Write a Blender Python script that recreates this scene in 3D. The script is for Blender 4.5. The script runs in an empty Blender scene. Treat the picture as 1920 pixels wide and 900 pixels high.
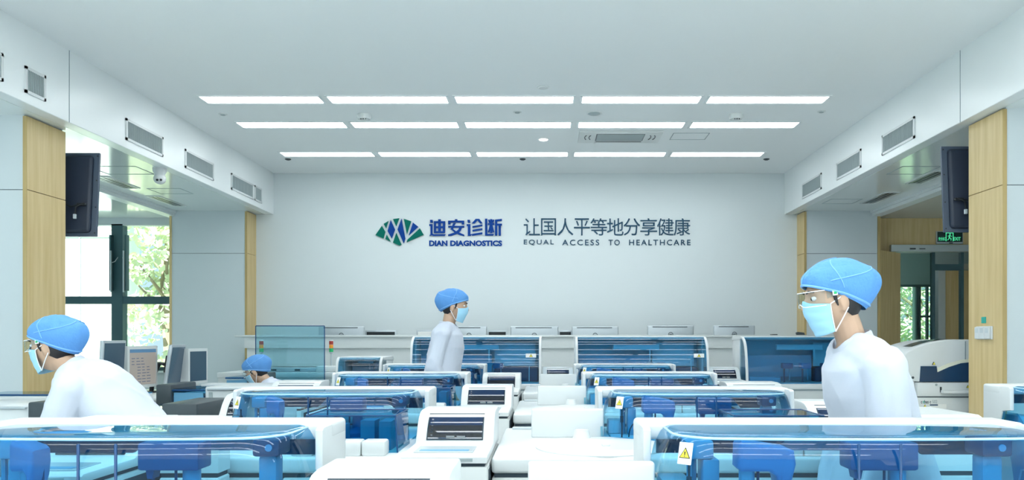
import bpy, bmesh, math, random
from mathutils import Vector, Matrix, noise

random.seed(7)
S = bpy.context.scene
COL = S.collection
PI = math.pi
F = 1475.0            # focal length in pixels of the 1920 px wide frame
EYE = 1.25

# ------------------------------------------------------------------ camera
cd = bpy.data.cameras.new('camera')
cam = bpy.data.objects.new('camera', cd)
COL.objects.link(cam)
cam.location = (0, 0, EYE)
cam.rotation_euler = (PI / 2, 0, 0)
cd.sensor_width = 36
cd.lens = F * 36 / 1920
cd.shift_x = -68 / 1920
cd.shift_y = 184 / 1920
cd.clip_start = 0.02
cd.clip_end = 300
S.camera = cam

# ------------------------------------------------------------------ world, sun, exposure
LAMP = 13.0
world = bpy.data.worlds.new('world')
S.world = world
world.use_nodes = True
bg = world.node_tree.nodes['Background']
bg.inputs[0].default_value = (0.66, 0.86, 1.0, 1)
bg.inputs[1].default_value = 1.35
sl = bpy.data.lights.new('sun', 'SUN')
sl.energy = 32.0
sl.angle = 0.01
sl.color = (1.0, 0.97, 0.88)
sun = bpy.data.objects.new('sun', sl)
COL.objects.link(sun)
sun.rotation_euler = (math.radians(38), 0, math.radians(-18))
S.view_settings.view_transform = 'Standard'
S.view_settings.look = 'None'
S.view_settings.exposure = -0.22
S.view_settings.gamma = 1.0
S.view_settings.use_curve_mapping = False
S.cycles.use_denoising = True
S.cycles.max_bounces = 10
S.cycles.diffuse_bounces = 4
S.cycles.glossy_bounces = 4
S.cycles.transparent_max_bounces = 28
S.cycles.sample_clamp_indirect = 6.0


def PX(px, d): return (px - 1028) * d / F
def PZ(py, d): return EYE - (py - 634) * d / F


# ------------------------------------------------------------------ materials
MATS = {}


def mat(name, col, rough=0.5, metal=0.0, spec=0.5, emit=None, estr=0, bump=0, bscale=60, var=0.0, vscale=4):
    m = bpy.data.materials.new(name)
    m.use_nodes = True
    nt = m.node_tree
    b = nt.nodes['Principled BSDF']
    b.inputs['Base Color'].default_value = (*col, 1)
    b.inputs['Roughness'].default_value = rough
    b.inputs['Metallic'].default_value = metal
    b.inputs['Specular IOR Level'].default_value = spec
    if emit:
        b.inputs['Emission Color'].default_value = (*emit, 1)
        b.inputs['Emission Strength'].default_value = estr
    tc = nt.nodes.new('ShaderNodeTexCoord')
    if bump:
        n = nt.nodes.new('ShaderNodeTexNoise')
        n.inputs['Scale'].default_value = bscale
        bp = nt.nodes.new('ShaderNodeBump')
        bp.inputs['Strength'].default_value = bump
        bp.inputs['Distance'].default_value = 0.01
        nt.links.new(tc.outputs['Object'], n.inputs['Vector'])
        nt.links.new(n.outputs['Fac'], bp.inputs['Height'])
        nt.links.new(bp.outputs['Normal'], b.inputs['Normal'])
    if var:
        n2 = nt.nodes.new('ShaderNodeTexNoise')
        n2.inputs['Scale'].default_value = vscale
        r = nt.nodes.new('ShaderNodeMapRange')
        r.inputs['To Min'].default_value = max(0.02, rough - var)
        r.inputs['To Max'].default_value = rough + var
        nt.links.new(tc.outputs['Object'], n2.inputs['Vector'])
        nt.links.new(n2.outputs['Fac'], r.inputs['Value'])
        nt.links.new(r.outputs['Result'], b.inputs['Roughness'])
    MATS[name] = m
    return m


def glass(name, tint, ior=1.45, rough=0.01):
    m = bpy.data.materials.new(name)
    m.use_nodes = True
    nt = m.node_tree
    nt.nodes.clear()
    out = nt.nodes.new('ShaderNodeOutputMaterial')
    t = nt.nodes.new('ShaderNodeBsdfTransparent')
    t.inputs[0].default_value = (*tint, 1)
    g = nt.nodes.new('ShaderNodeBsdfGlossy')
    g.inputs['Roughness'].default_value = rough
    lw = nt.nodes.new('ShaderNodeLayerWeight')
    lw.inputs['Blend'].default_value = 0.5
    pw = nt.nodes.new('ShaderNodeMath')
    pw.operation = 'POWER'
    pw.inputs[1].default_value = 5.0
    fr = nt.nodes.new('ShaderNodeMath')
    fr.operation = 'MULTIPLY_ADD'
    f0 = ((ior - 1) / (ior + 1)) ** 2
    fr.inputs[1].default_value = 1 - f0
    fr.inputs[2].default_value = f0
    nt.links.new(lw.outputs['Facing'], pw.inputs[0])
    nt.links.new(pw.outputs[0], fr.inputs[0])
    mx = nt.nodes.new('ShaderNodeMixShader')
    nt.links.new(fr.outputs[0], mx.inputs[0])
    nt.links.new(t.outputs[0], mx.inputs[1])
    nt.links.new(g.outputs[0], mx.inputs[2])
    nt.links.new(mx.outputs[0], out.inputs[0])
    MATS[name] = m
    return m


def wood(name, c1, c2, rough=0.45):
    m = mat(name, c1, rough)
    nt = m.node_tree
    b = nt.nodes['Principled BSDF']
    tc = nt.nodes.new('ShaderNodeTexCoord')
    mp = nt.nodes.new('ShaderNodeMapping')
    mp.inputs['Scale'].default_value = (9, 9, 0.5)
    n = nt.nodes.new('ShaderNodeTexNoise')
    n.inputs['Scale'].default_value = 3.0
    n.inputs['Detail'].default_value = 6
    cr = nt.nodes.new('ShaderNodeValToRGB')
    cr.color_ramp.elements[0].color = (*c1, 1)
    cr.color_ramp.elements[0].position = 0.32
    cr.color_ramp.elements[1].color = (*c2, 1)
    cr.color_ramp.elements[1].position = 0.68
    nt.links.new(tc.outputs['Object'], mp.inputs['Vector'])
    nt.links.new(mp.outputs[0], n.inputs['Vector'])
    nt.links.new(n.outputs['Fac'], cr.inputs[0])
    nt.links.new(cr.outputs[0], b.inputs['Base Color'])
    return m


WHITE = mat('white_plastic', (0.69, 0.72, 0.725), 0.32, var=0.05)
WHITE2 = mat('off_white_plastic', (0.66, 0.69, 0.685), 0.4)
CREAM = mat('cream_plastic', (0.80, 0.79, 0.66), 0.4)
PAINT = mat('white_wall_paint', (0.67, 0.725, 0.735), 0.6, bump=0.02, bscale=200)
CEILP = mat('white_ceiling_paint', (0.87, 0.90, 0.905), 0.7)
SOFF = mat('white_soffit_panel', (0.84, 0.88, 0.885), 0.3)
GLOSSC = mat('glossy_ceiling_panel', (0.80, 0.86, 0.85), 0.12, spec=0.6)
FLOORM = mat('grey_vinyl_floor', (0.70, 0.75, 0.76), 0.25, var=0.06)
GREYP = mat('grey_wall_panel', (0.585, 0.645, 0.665), 0.45)
SEAM = mat('dark_seam', (0.03, 0.05, 0.07), 0.7)
SEAMG = mat('grey_seam', (0.30, 0.36, 0.38), 0.7)
WOOD = wood('light_oak_veneer', (0.60, 0.44, 0.20), (0.70, 0.54, 0.28))
WOODD = wood('oak_edge_veneer', (0.42, 0.30, 0.12), (0.50, 0.37, 0.16))
FRAMEM = mat('dark_window_frame', (0.03, 0.085, 0.10), 0.4)
METAL = mat('brushed_steel', (0.55, 0.60, 0.62), 0.3, metal=0.9)
SILVER = mat('silver_plastic', (0.48, 0.53, 0.56), 0.35, metal=0.3)
DKGREY = mat('charcoal_plastic', (0.045, 0.06, 0.07), 0.4)
BLACK = mat('black_plastic', (0.012, 0.016, 0.02), 0.35)
NAVYTV = mat('dark_television_shell', (0.02, 0.03, 0.055), 0.45)
NAVYTV2 = mat('television_flange', (0.06, 0.085, 0.13), 0.45)
SCREEN = mat('screen_faint_glow', (0.02, 0.04, 0.06), 0.25, spec=0.25, emit=(0.06, 0.11, 0.16), estr=0.5)  # dark screen with a faint glow put into its colour
SCREENLIT = mat('screen_lit', (0.05, 0.05, 0.05), 0.2, emit=(0.42, 0.40, 0.36), estr=0.8)
SCRBLUE = mat('screen_blue_bar', (0.03, 0.05, 0.09), 0.2, emit=(0.1, 0.25, 0.42), estr=0.8)
SCRTEXT = mat('screen_text', (0.03, 0.05, 0.09), 0.2, emit=(0.2, 0.22, 0.28), estr=0.6)
BLUEG = glass('blue_clear_acrylic', (0.27, 0.63, 0.84), 1.5)
BLUEG2 = glass('pale_blue_acrylic', (0.50, 0.77, 0.86))
TEALG = glass('teal_acrylic', (0.17, 0.52, 0.68))
SMOKE = glass('smoked_acrylic', (0.05, 0.15, 0.30), 1.75)
CLEARG = glass('window_glass', (0.90, 0.96, 0.94))
CORRG = glass('corridor_glass', (0.68, 0.80, 0.77))
GOGG = glass('clear_goggle_plastic', (0.86, 0.92, 0.94))
EDGEB = mat('blue_acrylic_edge', (0.012, 0.06, 0.17), 0.2)
EDGEL = mat('pale_acrylic_edge', (0.42, 0.68, 0.85), 0.15)
ARM = mat('periwinkle_plastic', (0.11, 0.25, 0.48), 0.35)
ARM2 = mat('slate_blue_plastic', (0.04, 0.11, 0.25), 0.4)
INNER = mat('navy_inner_panel', (0.022, 0.065, 0.145), 0.4)
INNER2 = mat('steel_blue_inner_panel', (0.13, 0.35, 0.54), 0.4)
INNER3 = mat('blue_grey_inner_block', (0.19, 0.41, 0.56), 0.4)
INNER4 = mat('pale_inner_panel', (0.70, 0.80, 0.85), 0.4)
HOSE = mat('dark_hose', (0.02, 0.03, 0.05), 0.4)
YELLOW = mat('warning_yellow', (0.85, 0.72, 0.05), 0.5)
LABELW = mat('white_label', (0.85, 0.86, 0.84), 0.5)
LAMPM = mat('lamp_diffuser', (0.9, 0.9, 0.9), 0.5, emit=(0.93, 0.985, 1.0), estr=LAMP)
DOWNM = mat('downlight_lens', (0.9, 0.9, 0.9), 0.5, emit=(1.0, 1.0, 0.96), estr=6)
RED = mat('red_lens', (0.40, 0.03, 0.02), 0.3)
AMBER = mat('amber_lens', (0.85, 0.30, 0.02), 0.3)
GREEN = mat('green_lens', (0.02, 0.42, 0.14), 0.3)
GRILLE = mat('grey_grille', (0.36, 0.42, 0.43), 0.5)
LOGOB = mat('sign_blue', (0.005, 0.05, 0.27), 0.75, spec=0.15)
LOGOG = mat('sign_green', (0.0, 0.14, 0.105), 0.75, spec=0.15)
LOGOS = mat('sign_slate', (0.035, 0.085, 0.14), 0.75, spec=0.15)
EXITD = mat('exit_sign_face', (0.006, 0.035, 0.03), 0.3)
EXITG = mat('exit_sign_glow', (0.1, 0.6, 0.3), 0.3, emit=(0.08, 0.75, 0.36), estr=0.9)
TEALT = mat('teal_tag', (0.02, 0.40, 0.33), 0.5)
SKIN = mat('skin', (0.55, 0.36, 0.25), 0.5)
HAIR = mat('black_hair', (0.012, 0.01, 0.012), 0.45)
CAPM = mat('blue_nonwoven_cap', (0.10, 0.30, 0.66), 0.75, bump=0.25, bscale=90)
CAPS = mat('blue_cap_seam', (0.20, 0.45, 0.82), 0.7)
MASKM = mat('pale_blue_mask', (0.36, 0.66, 0.86), 0.75)
STRAP = mat('white_elastic', (0.85, 0.87, 0.90), 0.7)
COAT = mat('white_lab_coat', (0.58, 0.62, 0.71), 0.85, bump=0.1, bscale=400)
TROUS = mat('white_trousers', (0.72, 0.75, 0.80), 0.8)
SHOE = mat('white_shoe', (0.7, 0.72, 0.74), 0.5)
EYEW = mat('eye_white', (0.8, 0.8, 0.8), 0.2)
EYED = mat('dark_iris', (0.02, 0.012, 0.01), 0.2)
LEAF = mat('leaf_green', (0.60, 0.70, 0.46), 0.5)
LEAF2 = mat('leaf_yellow_green', (0.72, 0.78, 0.56), 0.5)
BARK = mat('bark', (0.30, 0.24, 0.17), 0.9)
FACADE = mat('white_facade', (0.80, 0.86, 0.86), 0.6)
GRASS = mat('grass', (0.12, 0.22, 0.06), 0.9)
CORRP = mat('corridor_grey_green', (0.34, 0.44, 0.44), 0.35)
BEIGE = mat('beige_ceiling', (0.62, 0.60, 0.52), 0.5)


# ------------------------------------------------------------------ mesh builder
class MB:
    def __init__(self):
        self.bm = bmesh.new()

    def _faces(self, vs, fs):
        vv = [self.bm.verts.new(v) for v in vs]
        out = []
        for f in fs:
            try:
                out.append(self.bm.faces.new([vv[i] for i in f]))
            except ValueError:
                pass
        return vv, out

    def box(self, x0, x1, y0, y1, z0, z1, bev=0, seg=2):
        vs = [(x0, y0, z0), (x1, y0, z0), (x1, y1, z0), (x0, y1, z0), (x0, y0, z1), (x1, y0, z1), (x1, y1, z1), (x0, y1, z1)]
        vv, ff = self._faces(vs, [(3, 2, 1, 0), (4, 5, 6, 7), (0, 1, 5, 4), (1, 2, 6, 5), (2, 3, 7, 6), (3, 0, 4, 7)])
        if bev:
            es = list({e for f in ff for e in f.edges})
            bmesh.ops.bevel(self.bm, geom=es, offset=bev, segments=seg, affect='EDGES', profile=0.5)
        return self

    def prism(self, pts, ax, a, b, bev=0, seg=2):
        def P(p, t):
            return {'x': (t, p[0], p[1]), 'y': (p[0], t, p[1]), 'z': (p[0], p[1], t)}[ax]
        n = len(pts)
        vs = [P(p, a) for p in pts] + [P(p, b) for p in pts]
        fs = [tuple(range(n)), tuple(range(2 * n - 1, n - 1, -1))]
        fs += [(i, n + i, n + (i + 1) % n, (i + 1) % n) for i in range(n)]
        vv, ff = self._faces(vs, fs)
        bmesh.ops.recalc_face_normals(self.bm, faces=ff)
        if bev:
            es = list({e for f in ff[:2] for e in f.edges})
            bmesh.ops.bevel(self.bm, geom=es, offset=bev, segments=seg, affect='EDGES', profile=0.5)
        return self

    def loft(self, rings, cap0=True, cap1=True, closed=True):
        n = len(rings[0])
        vs = [tuple(p) for r in rings for p in r]
        fs = []
        m = n if closed else n - 1
        for k in range(len(rings) - 1):
            for i in range(m):
                j = (i + 1) % n
                fs.append((k * n + i, k * n + j, (k + 1) * n + j, (k + 1) * n + i))
        if cap0: fs.append(tuple(range(n - 1, -1, -1)))
        if cap1: fs.append(tuple(range((len(rings) - 1) * n, len(rings) * n)))
        self._faces(vs, fs)
        return self

    def cyl(self, p0, p1, r0, r1=None, seg=16):
        r1 = r0 if r1 is None else r1
        p0, p1 = Vector(p0), Vector(p1)
        d = (p1 - p0).normalized()
        u = d.orthogonal().normalized()
        v = d.cross(u)
        R = lambda p, r: [p + (u * math.cos(2 * PI * i / seg) + v * math.sin(2 * PI * i / seg)) * r for i in range(seg)]
        return self.loft([R(p0, r0), R(p1, r1)])

    def tube(self, path, r, seg=8):
        pts = [Vector(p) for p in path]
        rings = []
        u = None
        for i, p in enumerate(pts):
            d = (pts[min(i + 1, len(pts) - 1)] - pts[max(i - 1, 0)]).normalized()
            if u is None:
                u = d.orthogonal().normalized()
            u = (u - d * u.dot(d)).normalized()
            v = d.cross(u)
            rr = r[i] if isinstance(r, (list, tuple)) else r
            rings.append([p + (u * math.cos(2 * PI * k / seg) + v * math.sin(2 * PI * k / seg)) * rr for k in range(seg)])
        return self.loft(rings)

    def lathe(self, prof, c=(0, 0, 0), seg=32, ax='z'):
        rings = []
        for r, z in prof:
            rg = []
            for k in range(seg):
                a = 2 * PI * k / seg
                q = (r * math.cos(a), r * math.sin(a), z)
                if ax == 'x': q = (q[2], q[0], q[1])
                if ax == 'y': q = (q[0], q[2], q[1])
                rg.append((c[0] + q[0], c[1] + q[1], c[2] + q[2]))
            rings.append(rg)
        return self.loft(rings)

    def ell(self, c, r, seg=20, rings=12):
        if not isinstance(r, (tuple, list)): r = (r, r, r)
        M = Matrix.Translation(c) @ Matrix.Diagonal((r[0], r[1], r[2], 1))
        bmesh.ops.create_uvsphere(self.bm, u_segments=seg, v_segments=rings, radius=1, matrix=M)
        return self

    def capsule(self, p0, p1, r0, r1, seg=14):
        self.cyl(p0, p1, r0, r1, seg)
        self.ell(p0, r0, seg, 10)
        self.ell(p1, r1, seg, 10)
        return self

    def poly(self, pts):
        self._faces(pts, [tuple(range(len(pts)))])
        return self

    def xform(self, M):
        bmesh.ops.transform(self.bm, matrix=M, verts=self.bm.verts)
        return self

    def build(self, name, m, parent=None, loc=None, smooth=35, recalc=True):
        if recalc:
            bmesh.ops.recalc_face_normals(self.bm, faces=self.bm.faces)
        me = bpy.data.meshes.new(name)
        self.bm.to_mesh(me)
        self.bm.free()
        if smooth:
            me.shade_smooth()
            me.set_sharp_from_angle(angle=math.radians(smooth))
        me.materials.append(m)
        o = bpy.data.objects.new(name, me)
        COL.objects.link(o)
        if parent: o.parent = parent
        if loc: o.location = loc
        return o


def tag(o, label, cat, group=None, kind=None):
    o['label'] = label
    o['category'] = cat
    if group: o['group'] = group
    if kind: o['kind'] = kind
    return o


def thing(name, label, cat, loc=(0, 0, 0), rz=0, group=None):
    o = bpy.data.objects.new(name, None)
    o.empty_display_size = 0.1
    COL.objects.link(o)
    o.location = loc
    o.rotation_euler = (0, 0, rz)
    return tag(o, label, cat, group)


def struct(name, mb, m, parent=None, **k):
    o = mb.build(name, m, parent, **k)
    if not parent: o['kind'] = 'structure'
    return o


def kids(o): return [c for c in bpy.data.objects if c.parent == o]


def dup(o, loc, label, rz=None, parent=None):
    c = o.copy()
    COL.objects.link(c)
    if parent is None:
        c.location = loc
        c['label'] = label
        if rz is not None: c.rotation_euler = (0, 0, rz)
    else:
        c.parent = parent
    for k in kids(o):
        dup(k, None, None, None, c)
    return c


def text_mb(s, size, depth, offset=0.0, spacing=1.0, width=None, height=None):
    """raised lettering in the x-z plane, front towards -y, lower-left corner at the origin"""
    cu = bpy.data.curves.new('letters', 'FONT')
    cu.body = s
    cu.size = size
    cu.extrude = depth / 2
    cu.offset = offset
    cu.space_character = spacing
    cu.resolution_u = 3
    o = bpy.data.objects.new('letters', cu)
    COL.objects.link(o)
    dg = bpy.context.evaluated_depsgraph_get()
    me = bpy.data.meshes.new_from_object(o.evaluated_get(dg))
    bpy.data.objects.remove(o)
    bpy.data.curves.remove(cu)
    mb = MB()
    mb.bm.from_mesh(me)
    bpy.data.meshes.remove(me)
    vs = mb.bm.verts
    x0 = min(v.co.x for v in vs); x1 = max(v.co.x for v in vs)
    y0 = min(v.co.y for v in vs); y1 = max(v.co.y for v in vs)
    sx = width / (x1 - x0) if width else 1
    sy = height / (y1 - y0) if height else 1
    for v in vs:
        x, y, z = v.co
        v.co = ((x - x0) * sx, -z - depth / 2, (y - y0) * sy)
    return mb


def warn_label(parent, x, y, z, w, h, face='y', tri=None):
    """white card with a yellow warning triangle; front towards -y"""
    c = MB().box(x, x + w, y - 0.002, y, z, z + h, 0.0008, 1).build('warning_label', LABELW, parent)
    s = tri or min(w, h) * 0.75
    cx, cz = x + w / 2, z + h / 2 - s * 0.42
    MB().prism([(cx - s * .55, cz), (cx + s * .55, cz), (cx, cz + s * .95)], 'y', y - 0.0026, y - 0.0018).build('triangle_border', BLACK, c, smooth=0)
    MB().prism([(cx - s * .43, cz + s * .07), (cx + s * .43, cz + s * .07), (cx, cz + s * .81)], 'y', y - 0.0032, y - 0.0024).build('warning_triangle', YELLOW, c, smooth=0)
    m = MB()
    m.prism([(cx - s * .035, cz + s * .25), (cx + s * .035, cz + s * .25), (cx + s * .06, cz + s * .58), (cx - s * .06, cz + s * .58)], 'y', y - 0.0038, y - 0.003)
    m.box(cx - s * .045, cx + s * .045, y - 0.0038, y - 0.003, cz + s * .12, cz + s * .2)
    m.build('exclamation_mark', BLACK, c, smooth=0)
    return c

# ------------------------------------------------------------------ room shell
CZ, SZ, WY = 3.61, 3.02, 11.26        # ceiling, soffit underside, sign wall
XL, XR = -3.93, 3.38                  # soffit faces

struct('floor', MB().box(-8, 8, -3.4, 16, -0.1, 0), FLOORM)
struct('ceiling', MB().box(XL - 0.02, XR + 0.02, -3.4, WY + 0.2, CZ, CZ + 0.15), CEILP)
struct('wall_back', MB().box(-4.6, 4.0, WY, WY + 0.2, 0, CZ + 0.05), PAINT)
for side, x0, x1, bx, far in (('left', -7.6, XL, -5.17, -1), ('right', XR, 7.0, 4.48, 1)):
    xi = XL if side == 'left' else XR
    xo = xi - 0.12 if side == 'left' else xi + 0.12
    struct('soffit_' + side, MB().box(min(xi, xo), max(xi, xo), -3.4, WY + 0.1, SZ, CZ + 0.1, 0.004, 1), SOFF)
    a, b = sorted((xo, bx))
    struct('ceiling_aisle_' + side, MB().box(a, b, -3.4, 11.5, SZ, SZ + 0.1), GLOSSC)
    # white stepped beam towards the outer wall
    m = MB()
    o1, o2 = (bx - 0.02, bx - 0.16) if side == 'left' else (bx + 0.02, bx + 0.16)
    m.box(min(bx, o1), max(bx, o1), -3.4, 11.45, SZ - 0.035, SZ + 0.05)
    m.box(min(o1, o2), max(o1, o2), -3.4, 11.45, SZ - 0.075, SZ + 0.05)
    struct('beam_' + side, m, SOFF)
    a, b = sorted((o2, x0 if side == 'left' else x1))
    struct('ceiling_outer_' + side, MB().box(a, b, -3.4, 11.5, SZ - 0.03, SZ + 0.08), GLOSSC if side == 'left' else BEIGE)
struct('roof', MB().box(-7.9, 7.9, -3.4, 11.6, CZ + 0.16, CZ + 0.3), CEILP)
m = MB()
m.box(-7.75, -7.6, -3.4, 11.6, 0, 0.8); m.box(-7.75, -7.6, -3.4, 11.6, 2.9, CZ + 0.2)
for a, b in ((-3.4, -2.6), (1.2, 1.8), (5.8, 7.4), (10.6, 11.6)): m.box(-7.75, -7.6, a, b, 0.8, 2.9)
struct('wall_left', m, PAINT)
for n_, (a, b) in enumerate(((-2.6, 1.2), (1.8, 5.8), (7.4, 10.6))):  # unseen side windows added to bring daylight into the left aisle
    m = MB()
    for y in (a, (a + b) / 2 - .04, b - .08): m.box(-7.72, -7.62, y, y + .08, 0.8, 2.9)
    m.box(-7.72, -7.62, a, b, 1.7, 1.78)
    w = struct('window_%d' % (n_ + 4), m, FRAMEM)
    MB().box(-7.68, -7.672, a, b, 0.8, 2.9).build('pane', CLEARG, w)
struct('wall_right', MB().box(7.0, 7.15, -3.4, 11.6, 0, CZ + 0.2), PAINT)

# soffit joints near the front
for nm, x, y in (('trim_1', XL + 0.001, 6.45), ('trim_2', XR - 0.001, 6.45)):
    struct(nm, MB().box(x - 0.002, x + 0.002, y, y + 0.006, SZ, CZ), SEAMG)


def column(side, xin, xw, y0, y1, name):
    """grey panelled column with an oak face towards the hall"""
    s = -1 if side == 'left' else 1
    m = MB()
    a, b = sorted((xin + s * 0.03, xin + s * xw))
    m.box(a, b, y0, y1, 0, 2.425)
    m.box(a, b, y0, y1, 2.431, SZ)
    o = struct(name, m, GREYP)
    a, b = sorted((xin + s * 0.03, xin + s * (xw - 0.01)))
    k = MB().box(a, b, y0 + 0.008, y1 - 0.002, 2.42, 2.436).build('panel_joint', SEAM, o)
    m = MB()
    a, b = sorted((xin, xin + s * 0.032))
    top = SZ - 0.01
    m.box(a, b, y0 - 0.004, y1, 0, 2.425)
    m.box(a, b, y0 - 0.004, y1, 2.431, top)
    m.build('oak_panel', WOOD, o)
    a, b = sorted((xin + s * 0.001, xin + s * 0.032))
    MB().box(a, b, y0 - 0.010, y0 - 0.0035, 0, top).build('oak_edge', WOODD, o)
    return o


column('left', -4.13, 1.0, 6.24, 6.73, 'column_left_near')
column('left', -4.18, 1.05, 10.93, 11.5, 'column_left_far')
column('right', 3.49, 1.0, 6.05, 6.53, 'column_right_near')
cr = column('right', 3.56, 1.02, 10.95, 11.5, 'column_right_far')
struct('trim_3', MB().box(-5.26, -5.23, 10.92, 11.5, 0, SZ), WOOD)
struct('trim_4', MB().box(4.585, 4.625, 10.95, 11.5, 0, SZ), WOODD)

# window wall on the left
WX0, WX1, WZ0, WZ1, WYY = -7.3, -5.28, 0.80, 2.90, 11.4
m = MB()
m.box(-7.6, WX0, WYY, WYY + 0.2, 0, CZ)
m.box(WX0, -4.0, WYY, WYY + 0.2, 0, WZ0)
m.box(WX0, -4.0, WYY, WYY + 0.2, WZ1 + 0.0, CZ)
m.box(WX1, -4.0, WYY, WYY + 0.2, WZ0, WZ1)
struct('wall_window', m, GREYP)
m = MB()
xm0, xm1 = PX(211, 11.4), PX(232, 11.4)
zt0, zt1 = PZ(570, 11.4), PZ(556, 11.4)
m.box(WX0, WX1, WYY - 0.03, WYY + 0.1, WZ0 - 0.03, WZ0 + 0.03)
m.box(xm0, xm1, WYY - 0.03, WYY + 0.1, WZ0, WZ1)
m.box(WX0, WX1, WYY - 0.025, WYY + 0.1, zt0, zt1)
m.box(WX0, WX0 + 0.05, WYY - 0.03, WYY + 0.1, WZ0, WZ1)
m.box(WX1 - 0.02, WX1, WYY - 0.03, WYY + 0.1, WZ0, WZ1)
w = struct('window_1', m, FRAMEM)
MB().box(WX0, WX1, WYY - 0.03, WYY + 0.1, WZ1 - 0.02, WZ1 + 0.09).build('header', GREYP, w)
w['category'] = 'window'; w['label'] = 'dark framed window looking onto bright trees on the left'
for a, b in ((WX0 + .05, xm0), (xm1, WX1 - .02)):
    for c, d in ((WZ0 + .03, zt0), (zt1, WZ1 - .02)):
        MB().box(a, b, WYY + 0.03, WYY + 0.038, c, d).build('pane', CLEARG, w)
# open sash edges and stays either side of the mullion
for sx, x in ((-1, PX(206, 11.3)), (1, PX(235, 11.3))):
    m = MB()
    m.box(x - 0.014, x + 0.014, WYY - 0.10, WYY - 0.02, PZ(545, 11.3), PZ(440, 11.3), 0.003, 1)
    m.build('sash_edge', FRAMEM, w)
    m = MB()
    m.box(x - 0.02 * sx - 0.008, x - 0.02 * sx + 0.008, WYY - 0.12, WYY - 0.1, PZ(548, 11.3), PZ(470, 11.3))
    m.tube([(x, WYY - 0.09, PZ(493, 11.3)), (x - 0.05 * sx, WYY - 0.06, PZ(490, 11.3)), (x - 0.08 * sx, WYY - 0.02, PZ(480, 11.3))], 0.006)
    m.build('window_stay', SILVER, w)
MB().box(WX0, WX1, WYY - 0.12, WYY - 0.02, WZ0 - 0.05, WZ0 - 0.02, 0.005, 1).build('window_sill', PAINT, w)

# wood wall with door opening on the right
DX0, DX1, DZ = 5.06, 6.5, 2.50
m = MB()
m.box(4.60, DX0 - 0.02, 11.42, 11.6, 0, SZ + 0.1)
m.box(DX0 - 0.02, 5.92, 11.42, 11.6, DZ + 0.1, SZ + 0.1)
m.box(5.926, 7.0, 11.42, 11.6, DZ + 0.1, SZ + 0.1)
m.box(DX1, 7.7, 11.42, 11.6, 0, DZ + 0.1)
struct('wall_door', m, WOOD)
struct('wall_door_upper', MB().box(4.0, 7.15, 11.44, 11.62, SZ + 0.1, CZ + 0.2), PAINT)
hd = struct('trim_5', MB().box(4.95, 6.6, 11.36, 11.44, DZ, DZ + 0.1, 0.004, 1), METAL)
m = MB()
m.box(5.22, 5.30, 11.34, 11.36, DZ + 0.03, DZ + 0.05, .003, 1)
m.cyl((5.36, 11.352, DZ + .04), (5.44, 11.352, DZ + .04), .006)
m.build('door_closer', DKGREY, hd)
# open wooden door leaf
import mathutils
lf = MB().box(0, 0.62, -0.02, 0.02, 0.01, DZ - 0.02, 0.003, 1)
ang = math.atan2(0.40, 0.47)
lf.xform(Matrix.Translation((4.61, 10.99, 0)) @ Matrix.Rotation(ang, 4, 'Z'))
d1 = struct('door_1', lf, WOOD)
d1['category'] = 'door'; d1['label'] = 'wooden door leaf standing open beside the lit corridor'
# corridor behind
m = MB()
m.box(4.6, 5.95, 13.4, 13.55, 0, 3.1)
m.box(5.95, 6.62, 13.4, 13.55, 2.16, 3.1)
m.box(6.27, 6.31, 13.4, 13.55, 0, 2.16)
m.box(5.95, 6.62, 13.4, 13.55, 0, 0.80)
m.box(6.62, 7.8, 13.4, 13.55, 0, 3.1)
struct('wall_corridor', m, CORRP)
struct('wall_corridor_right', MB().box(7.65, 7.8, 11.6, 13.5, 0, 3.1), CORRP)
struct('ceiling_corridor', MB().box(4.4, 7.85, 11.6, 13.6, 3.0, 3.1), PAINT)
struct('wall_corridor_left', MB().box(4.45, 4.6, 11.6, 13.5, 0, 3.1), CORRP)
m = MB()
for x in (5.95, 6.25, 6.30, 6.43, 6.58): m.box(x, x + .03, 13.36, 13.42, 0.80, 2.16)
m.box(5.95, 6.62, 13.36, 13.42, 2.12, 2.16)
m.box(6.31, 6.6, 13.36, 13.42, 1.60, 1.635)
w2 = struct('window_2', m, FRAMEM)
w2['category'] = 'window'; w2['label'] = 'corridor window with green trees seen through the doorway'
MB().box(5.97, 6.26, 13.44, 13.45, 0.80, 2.14).build('pane', CLEARG, w2)
MB().box(6.32, 6.59, 13.44, 13.45, 0.80, 2.14).build('pane', CLEARG, w2)
gw = struct('window_3', MB().box(5.02, 5.62, 11.50, 11.51, 0.02, 2.49), CORRG)
gw['category'] = 'glass panel'; gw['label'] = 'tall tinted glass panel in the doorway on the right'
MB().box(5.60, 5.64, 11.47, 11.54, 0, 2.5).build('glass_frame', FRAMEM, gw)
MB().box(6.02, 6.06, 11.47, 11.54, 0, 2.5).build('glass_frame', FRAMEM, gw)
MB().box(5.64, 6.02, 11.47, 11.54, 2.24, 2.33).build('transom', FRAMEM, gw)
d2 = struct('door_2', MB().box(6.16, 6.55, 12.20, 12.24, 0, 2.30, 0.003, 1), WOOD)
d2['category'] = 'door'; d2['label'] = 'narrow pale wooden door deeper in the corridor'
m = MB()
m.box(6.03, 6.14, 12.16, 12.28, 0, 2.36)
m.box(6.03, 6.7, 12.16, 12.28, 2.31, 2.40)
m.build('door_frame', METAL, d2)

# ------------------------------------------------------------------ outdoors
struct('ground_outside', MB().box(-40, 40, 11.7, 60, -0.6, -0.15), GRASS)


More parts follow.
